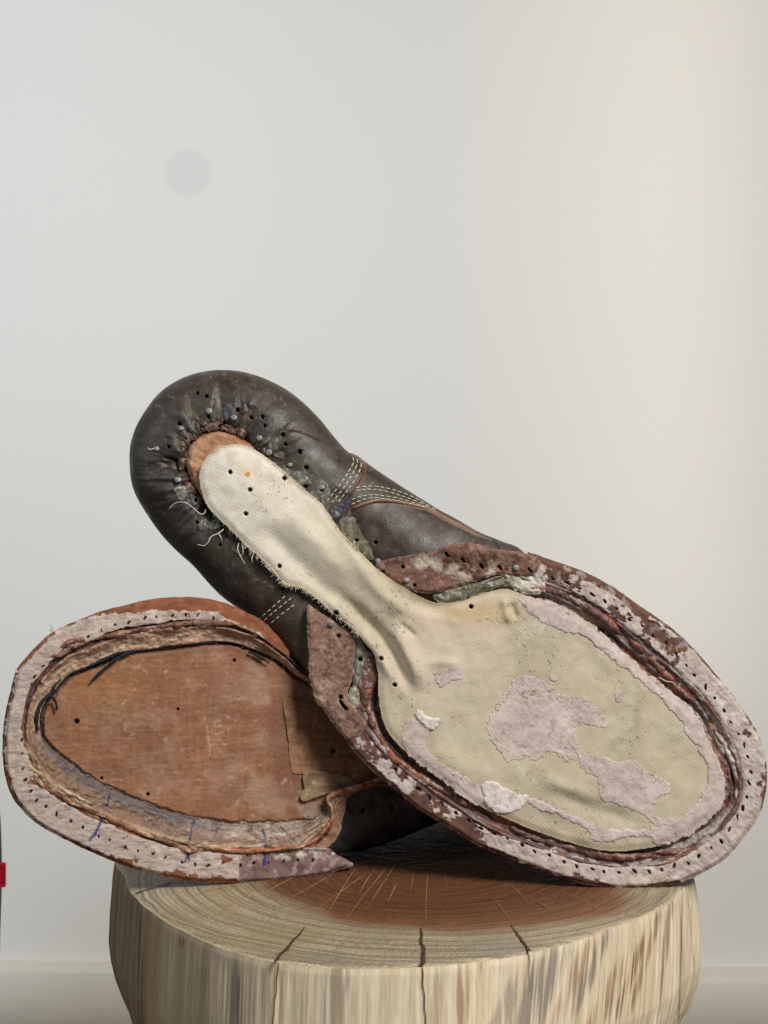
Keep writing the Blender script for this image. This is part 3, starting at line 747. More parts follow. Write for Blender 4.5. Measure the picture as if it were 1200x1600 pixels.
# --- forefoot: rib channel under everything
def sF(x, y):
    do = np.maximum(S_weltF(x, y), 0); dc = np.maximum(-S_canF(x, y), 0)
    return do / (do + dc + 1e-6)
def lowleft(x, y): return 1 - ss(700, 900, x - .1 * (1300 - y))
def chan_h(x, y):
    s = sF(x, y); a = S_weltF.arc(x, y)
    w1 = fb(a, s * 60, 80, 4, 201, sy=9)
    h = -.0016 + .0013 * w1 + .0018 * np.exp(-((s - .60 + .05 * fb(a, a * 0, 40, 2, 207)) / .07) ** 2)
    h = h - .0012 * np.exp(-((s - .92 + .05 * fb(a, a * 0, 30, 2, 208)) / .07) ** 2)
    h = h + .00035 * fb(x, y, 6, 3, 203)
    return h
def chan_c(x, y):
    s = sF(x, y); a = S_weltF.arc(x, y)
    c = np.broadcast_to(lin(104, 82, 78), x.shape + (3,)).copy()
    w1 = fb(a, s * 60, 90, 4, 201, sy=8); w2 = fb(a, s * 60, 60, 4, 211, sy=5)
    c = mix(c, lin(122, 78, 62), ss(-.05, .5, w1) * .85)
    c = mix(c, lin(58, 40, 42), ss(.1, .6, w2) * .8)
    c = mix(c, lin(148, 92, 66), ss(.2, .6, fb(a, s * 60, 50, 3, 215, sy=7)) * .7)
    c = mix(c, lin(176, 166, 158), ss(.05, .5, fb(a, s * 60, 60, 5, 219, sy=7)) * .7)
    c = mix(c, lin(206, 202, 198), ss(.42, .62, fb(x, y, 9, 4, 221)) * ss(0, .6, fb(x, y, 50, 2, 222)) * .8)
    c = mix(c, lin(128, 126, 108), (1 - ss(830, 900, x)) * (1 - ss(900, 960, y)) * .7)
    return c
chanF = region('rib_channel', front, PF, lambda x, y: np.minimum(S_weltF(x, y) - 20, 10 - S_canF(x, y)), S_weltF.bbox(), chan_h, chan_c, 'channel', 1.4, 0)

# --- welt strip with its stitch holes
def along(poly, inset, spacing, p0, p1, sdf):
    P = resample(poly, 2.0, True)
    i0 = np.argmin(np.hypot(P[:, 0] - p0[0], P[:, 1] - p0[1])); i1 = np.argmin(np.hypot(P[:, 0] - p1[0], P[:, 1] - p1[1]))
    if i1 < i0: i1 += len(P)
    idx = [i % len(P) for i in range(i0, i1)]
    Q = P[idx]; T = np.gradient(Q, axis=0); T /= np.linalg.norm(T, axis=1)[:, None]
    Nn = np.stack([-T[:, 1], T[:, 0]], 1)
    if np.mean(sdf(*(Q + Nn * 8).T)) < 0: Nn = -Nn
    C_ = Q + Nn * inset
    return C_[::max(1, int(spacing / 2))], T[::max(1, int(spacing / 2))]
hp, ht = along(S_weltF.poly, 26, 25, (870, 878), (575, 1196), S_weltF)
weltF_holes = []
for (x, y), t in zip(hp, ht):
    weltF_holes.append((x + random.uniform(-2, 2), y + random.uniform(-2, 2), random.uniform(.9, 2.2), random.uniform(2.0, 4.8), R(random.uniform(-45, 25)) if x > 1000 else R(random.uniform(-70, -15))))
def weltF_glue(x, y):
    d = S_weltF(x, y); s = sF(x, y); a = S_weltF.arc(x, y)
    n = 1.15 * fb(x, y, 30, 5, 231) + .4 * fb(x, y, 7, 3, 232)
    cover = .34 + .42 * ss(960, 1120, x) + .2 * ss(1150, 1250, y) - .62 * lowleft(x, y)
    cover = cover - .9 * np.exp(-((x - 1040) / 45) ** 2 - ((y - 1000) / 40) ** 2)
    edge = ss(1, 9 + 4 * fb(a, a * 0, 50, 3, 237), d) + .6 * ss(1000, 1150, x)
    upp = (1 - ss(960, 1010, x)) * (1 - ss(1000, 1050, y))
    edge = edge * (1 - upp) + upp * ss(8, 14, d)
    return ss(-.05, .08, cover + n - 1.3 * (1 - np.clip(edge, 0, 1)) - 1.0 * ss(.50, .62, s + .04 * n))
def weltF_h(x, y):
    d = S_weltF(x, y); g = weltF_glue(x, y); s = sF(x, y)
    h = -.0012 * (1 - ss(0, 7, d)) + .0005 * g + .00016 * fb(x, y, 8, 4, 241) * (1 + g)
    h = h + .0005 * fb(x, y, 40, 3, 242) - .0014 * ss(.48, .66, s)
    return h - .0026 * holes_field(x, y, weltF_holes)
def weltF_c(x, y):
    g = weltF_glue(x, y); s = sF(x, y); d = S_weltF(x, y); a = S_weltF.arc(x, y)
    c = np.broadcast_to(lin(98, 69, 59), x.shape + (3,)).copy()
    c = mix(c, lin(72, 51, 48), ss(0, .6, fb(x, y, 20, 4, 251)) * .7)
    c = mix(c, lin(128, 90, 72), ss(.2, .7, fb(a, d, 30, 3, 252, sy=6)) * .5)
    inn = ss(.38, .56, s + .06 * fb(x, y, 18, 3, 253))
    c = mix(c, lin(82, 62, 64), inn * .85)
    c = mix(c, lin(190, 184, 180), ss(.12, .5, fb(x, y, 8, 4, 254)) * ss(-.2, .5, fb(x, y, 45, 2, 255)) * (.35 + .4 * lowleft(x, y)))
    gl = np.broadcast_to(lin(186, 172, 163), x.shape + (3,)).copy()
    gl = mix(gl, lin(156, 138, 131), ss(-.1, .6, fb(x - y, x + y, 3, 4, 256, sy=14)) * .7)
    gl = mix(gl, lin(206, 194, 188), ss(.2, .7, fb(x, y, 12, 4, 257)) * .6)
    c = c * (1 - g[..., None]) + gl * g[..., None]
    return mix(c, lin(40, 26, 22), holes_field(x, y, weltF_holes))
def weltF_f(x, y):
    s = sF(x, y)
    cut = (x * .55 + y * .84)       # the torn ends near the waist
    e = S_weltF(x, y) + .5 * fb(x, y, 10, 3, 260)
    inner = (.66 - s + .09 * fb(x, y, 22, 4, 261) + .03 * fb(x, y, 6, 3, 262)) * 62
    up = (x - 828 + 4 * fb(x, y, 9, 3, 263)); lo_ = (y - 1112 + .5 * (x - 540) + 4 * fb(x, y, 9, 3, 264))
    end = np.maximum(np.where(y < 1000, up, -50), np.where(y >= 1000, lo_, -50))
    return np.minimum(np.minimum(e, inner), end)
region('welt', front, PF, weltF_f, S_weltF.bbox(), weltF_h, weltF_c, 'glue', 1.2, .0045)
# leather edge of the welt below (the strip's cut side)
# --- rib cord standing in the channel
def rib(parent, pl, path_px, hfun, r0, seed, name='stitch_rib', cols=None, flat=.75):
    P = resample(smooth(path_px, False, 4), 1.6); n = len(P)
    t = np.arange(n) * 1.6
    T = np.gradient(P, axis=0); T /= np.linalg.norm(T, axis=1)[:, None]; Nn = np.stack([-T[:, 1], T[:, 0]], 1)
    C = P + Nn * (2.6 * fb(t, t * 0, 34, 3, seed))[:, None]
    rad = .8 * r0 * (1 + .6 * fb(t, t * 0, 30, 4, seed + 1)) * np.minimum(1, np.minimum(np.arange(n), np.arange(n)[::-1]) / 8 + .05)
    h = hfun(C[:, 0], C[:, 1]) - .0004 + .0007 * fb(t, t * 0, 28, 3, seed + 2)
    Pc = pl.at(C[:, 0], C[:, 1], h)
    V, f = tube(Pc, rad, 9)
    V = V + np.outer(.0007 * fb(np.repeat(t, 9), np.tile(np.arange(9) * 4., n), 7, 3, seed + 3), pl.n)
    q = np.repeat(t, 9); ph = np.tile(np.arange(9) * 2., n)
    cols = cols or [(150, 92, 64), (96, 62, 54), (196, 176, 156)]
    c = np.broadcast_to(lin(*cols[0]), V.shape).copy()
    c = mix(c, lin(*cols[1]), ss(-.25, .35, fb(q, ph, 26, 5, seed + 4, sy=5)) * .85)
    c = mix(c, lin(*cols[2]), ss(.1, .45, fb(q, ph, 20, 5, seed + 5, sy=4)) * .8)
    return mesh_obj(name, V, f, 'rib', parent, c)
rib(chanF, PF, q2([(330, 740), (310, 800), (290, 880), (300, 940), (330, 1000), (360, 1060), (420, 1130)]) + q4([(250, 410), (330, 465), (440, 530), (560, 595), (640, 640)]), lambda x, y: chan_h(x, y) * .3 - .0006, .0017, 301, cols=[(140, 80, 58), (92, 58, 50), (190, 170, 154)])
rib(chanF, PF, q4([(830, 745), (950, 800), (1080, 850)]) + q5b([(60, 850), (200, 890), (350, 925), (480, 935), (600, 925), (680, 935)]), lambda x, y: -.0017 + 0 * x, .0014, 311, cols=[(112, 70, 58), (88, 58, 54), (150, 120, 112)])
rib(chanF, PF, q5b([(600, 910), (720, 905), (820, 880), (900, 840), (960, 790), (1000, 730), (1015, 680)]), lambda x, y: -.0012 + 0 * x, .0014, 321, cols=[(150, 96, 76), (104, 68, 60), (208, 194, 184)])
rib(chanF, PF, q5b([(1030, 640), (1040, 570), (1030, 500), (1010, 430), (985, 370), (960, 320), (915, 265)]), lambda x, y: -.0010 + 0 * x, .0013, 331, cols=[(196, 186, 178), (110, 84, 80), (226, 220, 214)])
rib(chanF, PF, q3([(850, 770), (790, 715), (720, 640), (650, 570), (590, 510), (530, 450)]), lambda x, y: -.0012 + 0 * x, .0016, 341, cols=[(126, 72, 56), (84, 52, 50), (170, 130, 110)])
rib(chanF, PF, q3([(520, 450), (450, 390), (380, 340), (300, 290), (220, 250), (140, 240), (60, 250)]), lambda x, y: -.0010 + 0 * x, .0016, 351, cols=[(132, 78, 62), (84, 60, 60), (190, 178, 168)])
rib(chanF, PF, q5b([(880, 130), (850, 90), (810, 50), (770, 5)]), lambda x, y: -.0008 + 0 * x, .0012, 361, cols=[(186, 170, 156), (120, 84, 72), (216, 208, 200)])

# --- the canvas: shank strip and forefoot in one cloth
can_holes = [(x, y, 3.1, 3.1, 0) for x, y in q1([(490, 485), (575, 560), (557, 662), (721, 511), (700, 885), (940, 1083), (812, 548)]) + q2([(808, 404), (432, 790), (365, 660), (145, 435)])]
axis = [(355, 720), (420, 800), (500, 890), (580, 960), (660, 1020), (760, 1090), (900, 1180)]
creases = [ # polyline, amplitude (m), width px
    (q1([(610, 690), (700, 790), (790, 880), (900, 985), (1000, 1080)]), -.0016, 16),
    (q1([(700, 620), (820, 740), (940, 870), (1060, 980)]), .0014, 18),
    (q2([(160, 60), (260, 200), (360, 320), (450, 400), (560, 470)]), .0016, 15),
    (q2([(300, 230), (420, 320), (520, 380), (640, 420), (760, 430)]), -.0014, 10),
    (q2([(120, 300), (240, 420), (340, 520), (420, 620), (480, 740), (530, 880)]), -.0026, 11),
    (q2([(60, 330), (200, 480), (320, 600), (400, 720), (470, 860)]), .0012, 9),
    (q2([(420, 480), (480, 620), (540, 740), (570, 830)]), .0020, 16),
    (q2([(470, 500), (520, 540)]), -.0012, 5),
    (q2([(560, 690), (660, 680), (780, 690)]), .0006, 8),
    (q2([(1000, 380), (1015, 430), (1040, 470)]), -.0012, 6),
    (q2([(960, 340), (985, 420), (1000, 500)]), .0012, 8),
    (q5b([(0, 560), (160, 620), (320, 690), (560, 760)]), -.0010, 13),
    (q5b([(0, 520), (160, 580), (330, 650)]), .0009, 12),
    (q4([(380, 250), (560, 420), (800, 500)]), .0006, 16),
]
_CG = {}
def can_relief(x, y):
    if 'g' not in _CG:
        lo = S_canF.poly.min(0) - 10; hi = S_canF.poly.max(0) + 10
        xs = np.arange(lo[0], hi[0], 3.0); ys = np.arange(lo[1], hi[1], 3.0); X, Y = np.meshgrid(xs, ys)
        H = np.zeros_like(X)
        for pts, amp, wd in creases:
            pp = smooth(pts, False, 4); d_, a_, _ = poly_dist(X, Y, pp, False); a_ = a_ / a_.max()
            H += 1.35 * amp * np.exp(-(d_ / wd) ** 2) * ss(-.02, .3, a_) * ss(1.02, .7, a_) if len(pts) > 2 else 1.2 * amp * np.exp(-(d_ / wd) ** 2)
        da = line_dist(X, Y, axis)
        strip = 1 - ss(560, 720, X * .8 + Y * .3)
        H += .0022 * np.exp(-(da / 42) ** 2) * strip
        s = SDF.__new__(SDF); s.lo = lo; s.step = 3.0; s.g = H; _CG['g'] = s
    return _CG['g'](x, y)
def can_h(x, y):
    d = np.maximum(S_canF(x, y), 0)
    base = .0016 * (1 - ss(560, 800, x)) + .0006 + .0012 * ss(500, 620, x) * (1 - ss(700, 860, x))
    h = base + can_relief(x, y) + .0004 * fb(x, y, 40, 3, 401) - .0007 * (1 - ss(0, 12, d))
    return h - .003 * holes_field(x, y, can_holes)
def can_c(x, y):
    c = np.broadcast_to(lin(193, 182, 157), x.shape + (3,)).copy()
    t = 1 - ss(440, 760, x * .8 + y * .25)
    c = mix(c, lin(228, 221, 207), t)
    n1 = fb(x, y, 70, 4, 411); n2 = fb(x, y, 24, 4, 412)
    c = mix(c, lin(170, 161, 138), ss(-.1, .7, n1) * (1 - t) * .6)
    c = mix(c, lin(202, 195, 178), ss(.1, .8, -n2) * .5)
    c = mix(c, lin(194, 178, 148), ss(.25, .8, n2) * .3)
    # smooth sized area at the start of the forefoot
    sz = np.exp(-(((x - 690) * .8 + (y - 1010) * -.4) / 95) ** 2 - (((x - 690) * .4 + (y - 1010) * .8) / 62) ** 2)
    c = mix(c, lin(206, 190, 172), ss(.25, .6, sz + .2 * n2) * .75)
    c = mix(c, lin(196, 166, 112), np.exp(-((x - 735) / 60) ** 2 - ((y - 958) / 18) ** 2) * .6)
    c = mix(c, lin(200, 162, 104), np.exp(-((x - 380) / 14) ** 2 - ((y - 735) / 10) ** 2) * .35)
    c = mix(c, lin(206, 148, 66), (np.hypot(x - 387, y - 741) < 4.2) * 1.0)
    # darker tan towards the edge of the cloth, broken by noise
    d = S_canF(x, y)
    c = mix(c, lin(160, 142, 108), (1 - ss(0, 10, d + 3 * n2)) * .45)
    # specks
    sp = ss(.80, .86, fb(x, y, 4, 2, 417)) * ss(-.2, .4, n1)
    c = mix(c, lin(96, 82, 62), sp * .6)
    return mix(c, lin(26, 20, 16), holes_field(x, y, can_holes))
canvas = region('canvas_cover', front, PF, lambda x, y: S_canF(x, y) + .6 * fb(x, y, 6, 3, 420), S_canF.bbox(), can_h, can_c, 'canvas', 1.4, .005, uvdir=R(-6))

# --- glue residue on the canvas
def glue_patch(pts, seed, hgt=.00012, jag=3.8, pock=.0, bright=0, sdf=None, extra=None, nm='glue_residue'):
    s = sdf or SDF(pts, 3, 20, 2)
    def f(x, y):
        v = s(x, y) + jag * 1.25 * fb(x, y, 11, 5, seed) + 1.3 * fb(x, y, 4, 2, seed + 1)
        if pock: v = np.minimum(v, (pock + .12 - fb(x, y, 6, 3, seed + 2) * (.45 + .55 * ss(22, 3, s(x, y))) - .5 * fb(x, y, 34, 2, seed + 3)) * 7)
        if extra is not None: v = np.minimum(v, extra(x, y))
        return v
    def h(x, y):
        d = f(x, y)
        return can_h(x, y) + .00012 + hgt * ss(-.5, 2.5, d) + .00009 * fb(x, y, 4, 3, seed + 4) + .00006 * fb(x, y, 14, 3, seed + 6)
    def c(x, y):
        cc = np.broadcast_to(lin(*((216, 207, 202) if bright else (192, 176, 169))), x.shape + (3,)).copy()
        cc = mix(cc, lin(168, 151, 141), ss(.05, .7, fb(x, y, 6, 4, seed + 7)) * .7)
        cc = mix(cc, lin(214, 200, 196), ss(.05, .7, fb(x, y, 30, 3, seed + 8)) * .5)
        return cc
    return region(nm, canvas, PF, f, s.bbox(8), h, c, 'residue', 1.3, .0004, uvdir=R(-6))
A_pts = [(813, 1058), (850, 1066), (883, 1086), (913, 1090), (943, 1114), (948, 1136), (917, 1131), (892, 1122), (901, 1150), (904, 1173), (893, 1190), (875, 1184), (857, 1173), (836, 1192), (825, 1184), (797, 1188), (787, 1179), (766, 1155), (763, 1122), (786, 1086)]
B_pts = [(907, 1177), (939, 1183), (966, 1189), (987, 1186), (1008, 1201), (1032, 1216), (1047, 1228), (1032, 1246), (1019, 1258), (1026, 1276), (1050, 1278), (1046, 1290), (1022, 1288), (1004, 1270), (969, 1259), (936, 1247), (938, 1219), (921, 1207), (910, 1196)]
glue_patch(A_pts, 500, pock=.55)
glue_patch(B_pts, 520, pock=.62)
C_pts = [(812, 928), (823, 953), (850, 973), (890, 990), (910, 993), (933, 1010), (967, 1037), (1000, 1063), (1030, 1090), (1057, 1117), (1073, 1147), (1093, 1173), (1107, 1200), (1105, 1217), (1104, 1228), (1095, 1246), (1074, 1270), (1056, 1280), (1026, 1282), (1029, 1291), (1008, 1294), (966, 1297), (948, 1294), (915, 1282), (879, 1267), (826, 1245), (824, 1256), (885, 1279), (918, 1297), (922, 1312), (951, 1315), (984, 1306), (1014, 1309), (1032, 1321), (1068, 1310), (1095, 1292), (1119, 1271), (1134, 1246), (1132, 1222), (1121, 1186), (1106, 1150), (1084, 1110), (1052, 1085), (1019, 1058), (989, 1031), (959, 1005), (919, 971), (867, 945)]
glue_patch(C_pts, 540, jag=2.4, hgt=.0003, pock=.85)
E_pts = [(637, 1122), (656, 1128), (671, 1145), (665, 1168), (688, 1191), (719, 1210), (744, 1225), (757, 1250), (741, 1258), (702, 1229), (668, 1204), (643, 1183), (629, 1159)]
glue_patch(E_pts, 560, jag=2.0, pock=.8)
glue_patch([(753, 1225), (773, 1222), (787, 1230), (807, 1239), (826, 1244), (821, 1256), (801, 1270), (781, 1273), (764, 1264), (756, 1250)], 580, hgt=.0006, jag=1.2, bright=1, nm='glue_flake')
glue_patch([(654, 1108), (668, 1120), (688, 1122), (686, 1134), (673, 1141), (659, 1131), (649, 1116)], 590, hgt=.0006, jag=.8, bright=1, nm='glue_flake')
glue_patch([(962, 1080), (972, 1080), (974, 1092), (965, 1098), (961, 1090)], 600, jag=1.0)
glue_patch([(678, 1052), (700, 1044), (722, 1040), (726, 1056), (706, 1066), (688, 1072)], 610, jag=2.5, pock=.5)
glue_patch([(858, 1058), (868, 1054), (872, 1062), (862, 1066)], 620, jag=1.5)

# --- loose flaps of the old midsole at the waist, and pale filler beside them
def flap(name, pts, seed, hb, cols, holes=(), mat='raw_leather', curl=None, jag=1.2, skirt=.0025, relief=.0006, stripe=None):
    s = SDF(pts, 3, 24, 2)
    def f(x, y): return s(x, y) + jag * fb(x, y, 7, 3, seed)
    def h(x, y):
        r = hb + relief * fb(x, y, 22, 4, seed + 1) + .00025 * fb(x, y, 6, 3, seed + 2) - .0008 * (1 - ss(0, 5, s(x, y)))
        if curl is not None: r = r + curl(x, y)
        return r - .0024 * holes_field(x, y, holes)
    def c(x, y):
        cc = np.broadcast_to(lin(*cols[0]), x.shape + (3,)).copy()
        cc = mix(cc, lin(*cols[1]), ss(-.05, .6, fb(x, y, 24, 4, seed + 3)) * .8)
        cc = mix(cc, lin(*cols[2]), ss(.1, .6, fb(x, y, 13, 4, seed + 4)) * .75)
        cc = mix(cc, lin(*cols[2]), ss(.2, .7, fb(x + y, x - y, 3, 4, seed + 8, sy=12)) * .5)
        cc = mix(cc, lin(62, 42, 38), ss(.3, .75, fb(x, y, 9, 5, seed + 9)) * .6)
        if stripe is not None: cc = stripe(x, y, cc)
        cc = mix(cc, lin(*cols[2]), (1 - ss(0, 3.0, s(x, y))) * .5)
        return mix(cc, lin(26, 18, 15), holes_field(x, y, holes))
    return region(name, front, PF, f, s.bbox(6), h, c, mat, 1.25, skirt)
upper_flap = [(589, 879), (622, 871), (670, 861), (702, 852), (733, 847), (765, 856), (797, 860), (824, 865), (846, 877), (840, 894), (812, 902), (778, 898), (749, 907), (714, 917), (683, 926), (657, 926), (629, 917), (600, 898)]
slits = [(x, y, 2.0, 4.6, R(-40)) for x, y in q2([(690, 148), (768, 175), (860, 205), (950, 212), (1100, 225)])] + [(x, y, 2.5, 2.5, 0) for x, y in q2([(472, 208), (530, 297), (375, 232)])]
def up_stripe(x, y, c):
    b = np.exp(-(line_dist(x, y, q2([(560, 190), (640, 190), (740, 220), (840, 245), (960, 225)])) / 11) ** 2)
    return mix(c, lin(204, 196, 176), b * ss(-.4, .4, fb(x, y, 12, 4, 651)) * .75)
flap('midsole_flap', upper_flap, 640, .0010, [(114, 82, 69), (86, 60, 52), (146, 118, 104)], slits, stripe=up_stripe,
     curl=lambda x, y: .0035 * ss(640, 720, x) * np.exp(-((y - 860 + .0 * x) / 22) ** 2) * (1 - ss(780, 840, x)))
low_flap = [(481, 946), (492, 952), (520, 969), (545, 986), (557, 998), (553, 1030), (550, 1062), (542, 1090), (556, 1110), (572, 1130), (560, 1150), (542, 1156), (512, 1118), (493, 1092), (484, 1057), (482, 1010), (480, 975)]
flap('midsole_flap', low_flap, 660, .0012, [(126, 97, 82), (94, 68, 57), (158, 132, 117)], [(x, y, 3, 3, 0) for x, y in q2([(155, 548), (165, 850), (190, 905)])] + [(536, 1102, 2.5, 10, R(-35))],
     curl=lambda x, y: .002 * (1 - ss(480, 510, x)))
for pts, sd, cl in [
    (q2([(625, 345), (700, 310), (850, 280), (990, 258), (1060, 270), (950, 310), (830, 345), (700, 388), (640, 372)]), 680, [(102, 100, 82), (82, 82, 66), (140, 138, 118)]),
    (q2([(240, 550), (300, 620), (350, 705), (300, 760), (250, 800), (225, 800), (232, 680)]), 690, [(120, 120, 106), (98, 100, 90), (154, 152, 136)]),
    (q2([(200, 830), (240, 780), (270, 800), (260, 880), (240, 960), (200, 930)]), 695, [(150, 146, 124), (120, 116, 98), (196, 190, 172)]),
    (q2([(960, 230), (1060, 240), (1180, 250), (1170, 330), (1080, 340), (1000, 300)]), 700, [(168, 162, 146), (128, 116, 104), (206, 200, 190)]),
    (q2([(300, 640), (350, 720), (360, 760), (310, 820), (285, 880), (245, 800), (250, 760)]), 705, [(98, 66, 58), (78, 52, 50), (130, 92, 78)]),
]:
    flap('filler_film', pts, sd, .0002 if sd != 705 else .0006, cl, [(563, 1030, 3.2, 3.2, 0)] if sd == 690 else (), mat='film', jag=2.2, skirt=.0012)

# --- glue films and dark patches on the heel leather
def film(pts, seed, cols, dh=.0006):
    s = SDF(pts, 3, 20, 2)
    def f(x, y): return s(x, y) + 3.0 * fb(x, y, 9, 4, seed)
    def c(x, y):
        cc = np.broadcast_to(lin(*cols[0]), x.shape + (3,)).copy()
        cc = mix(cc, lin(*cols[1]), ss(-.1, .5, fb(x, y, 10, 4, seed + 1)) * .8)
        return mix(cc, lin(*cols[2]), ss(.2, .6, fb(x, y, 8, 4, seed + 2)) * .8)
    return region('glue_film', heel_part, PF, f, s.bbox(8), lambda x, y: heel_h(x, y) + dh * .55 + .00022 * fb(x, y, 8, 3, seed + 3), c, 'film', 1.3, .0008)
G = [(88, 87, 78), (70, 67, 59), (124, 121, 108)]
film(q1([(650, 350), (690, 335), (700, 380), (720, 420), (690, 420), (660, 390)]), 720, G)
film(q1([(720, 470), (770, 478), (830, 495), (900, 525), (915, 590), (905, 640), (860, 600), (800, 550), (745, 515)]), 730, G)
film(q1([(950, 700), (1010, 668), (1040, 730), (1080, 780), (1102, 850), (1070, 858), (1010, 790)]), 740, [(110, 107, 92), (88, 84, 70), (142, 138, 122)])
film(q1([(255, 555), (300, 546), (304, 580), (287, 606), (264, 590)]), 750, [(132, 132, 118), (100, 98, 86), (176, 174, 160)])
film(q1([(345, 690), (390, 670), (430, 700), (440, 725), (360, 725)]), 755, G)
film(q1([(470, 770), (520, 790), (560, 830), (520, 830), (480, 800)]), 757, G)
film(q1([(905, 655), (950, 620), (1000, 588), (990, 640), (955, 690), (925, 690)]), 760, [(60, 60, 66), (50, 48, 52), (88, 88, 94)], .0012)
film(q1([(320, 590), (360, 585), (385, 620), (350, 640)]), 765, [(92, 96, 92), (70, 72, 70), (130, 132, 124)])
film(q1([(455, 215), (490, 195), (505, 235), (480, 265), (462, 245)]), 767, [(86, 88, 90), (70, 70, 70), (120, 120, 116)], .0004)

# --- nails
def nail_mesh():
    prof = [(0, .00022), (.0008, .0002), (.0014, .00012), (.00165, -.0001), (.0017, -.0008)]
    m = 14; V = [(0, 0, prof[0][1])]; F_ = []
    for r_, z in prof[1:]:
        for i in range(m): V.append((r_ * math.cos(i / m * 6.2832), r_ * math.sin(i / m * 6.2832), z))
    for i in range(m): F_.append((0, 1 + i, 1 + (i + 1) % m))
    for k_ in range(len(prof) - 2):
        for i in range(m):
            a = 1 + k_ * m + i; b = 1 + k_ * m + (i + 1) % m
            F_.append((a, a + m, b + m, b))
    me = bpy.data.meshes.new('nail'); me.from_pydata(V, [], F_); me.materials.append(MATS['nail_metal'])
    me.polygons.foreach_set('use_smooth', np.ones(len(me.polygons), bool)); return me
NM = nail_mesh()
def nail(px, py, h, s=1.0):
    o = bpy.data.objects.new('nail', NM); link(o, heel_part); s *= .76
    p = PF.at(np.array(float(px)), np.array(float(py)), h)
    o.location = Vector(p - np.array(front.location))
    d = Vector(PF.n) + Vector((random.uniform(-.15, .15), 0, random.uniform(-.15, .15)))
    o.rotation_euler = d.to_track_quat('Z', 'Y').to_euler(); o.scale = (s, s * random.uniform(.85, 1), 1)
for x, y in q1([(400, 224), (505, 252), (614, 339), (745, 453), (280, 298), (267, 516), (1118, 862), (176, 384), (880, 548), (655, 400)]):
    nail(x, y, float(heel_h(np.array([x]), np.array([y]))[0]) + .0005, random.uniform(.85, 1.1))
for x, y in q2([(117, 488), (490, 272), (1032, 212)]): nail(x, y, .0022, 1.0)

# --- stitching on the quarter seams: each stitch row a part
def stitches(parent, pl, line, hfun, L=8.0, gap=2.0, rad=.00022, mat='thread_tan', off=.00035):
    P = resample(smooth(line, False, 6), 1.0); paths = []; rads = []; i = 0
    while i + L < len(P):
        seg = P[i:int(i + L)]
        h = hfun(seg[:, 0], seg[:, 1]) + off - .0006 * np.linspace(-1, 1, len(seg)) ** 4
        paths.append(pl.at(seg[:, 0], seg[:, 1], h)); rads.append(rad * (1 - .45 * np.linspace(-1, 1, len(seg)) ** 4))
        i += int(L + gap + random.uniform(-.6, .6))
    if paths: tubes_obj('stitch_row', parent, paths, rads, mat, 6)
for ln in ([(200, 268), (262, 190), (306, 122), (322, 85), (306, 58)], [(222, 276), (284, 196), (326, 126), (338, 88), (324, 62)], [(250, 272), (304, 205), (344, 138), (355, 100), (340, 74)],
           [(330, 205), (400, 199), (470, 208), (540, 228), (600, 254), (650, 282), (700, 312)], [(328, 219), (400, 213), (470, 223), (540, 244), (610, 270), (662, 296)],
           [(290, 276), (330, 252), (400, 238), (470, 244), (540, 257), (610, 280), (668, 305)], [(288, 296), (330, 272), (400, 251), (460, 256), (540, 268), (640, 293)]):
    stitches(heel_part, PF, q5(ln), heel_h)
for ln in ([(605, 1118), (660, 1070), (738, 1000)], [(615, 1135), (680, 1078), (762, 1012)], [(640, 1148), (700, 1098), (778, 1038)]):
    stitches(heel_part, PF, q1(ln), heel_h)

# --- loose threads and frayed edges
def thread(parent, pl, pts, h, rad=.0002, mat='thread_white', nm='loose_thread', dz=.0015):
    P = resample(smooth(pts, False, 6), 1.5); n = len(P)
    hh = h + dz * (np.sin(np.linspace(0, 3.1, n)) + .4 * fb(np.arange(n), np.zeros(n), 14, 2, int(pts[0][0])))
    tubes_obj(nm, parent, [pl.at(P[:, 0], P[:, 1], hh)], [rad * (1 - .3 * np.linspace(0, 1, n))], mat, 6)
hb = .0005
for pts in ([(385, 645), (378, 662), (358, 660), (330, 635), (300, 615), (270, 612), (248, 622), (232, 638)], [(462, 728), (440, 745), (408, 760), (395, 785), (378, 798), (350, 793)],
            [(528, 785), (522, 812), (535, 845), (552, 875)], [(590, 835), (582, 850), (586, 872)], [(603, 840), (606, 865)], [(635, 870), (650, 895), (672, 915)], [(660, 880), (672, 905), (690, 925), (698, 948)], [(540, 790), (545, 830), (530, 840)],
            [(645, 872), (655, 890), (662, 912)], [(440, 745), (452, 765), (455, 780)], [(400, 410), (412, 412), (420, 425)]):
    thread(canvas, PF, q1(pts), hb)
thread(canvas, PF, q3([(690, 655), (720, 672), (750, 678), (768, 692)]), .0012)
thread(canvas, PF, q1([(140, 382), (150, 388), (165, 383)]), -.001)
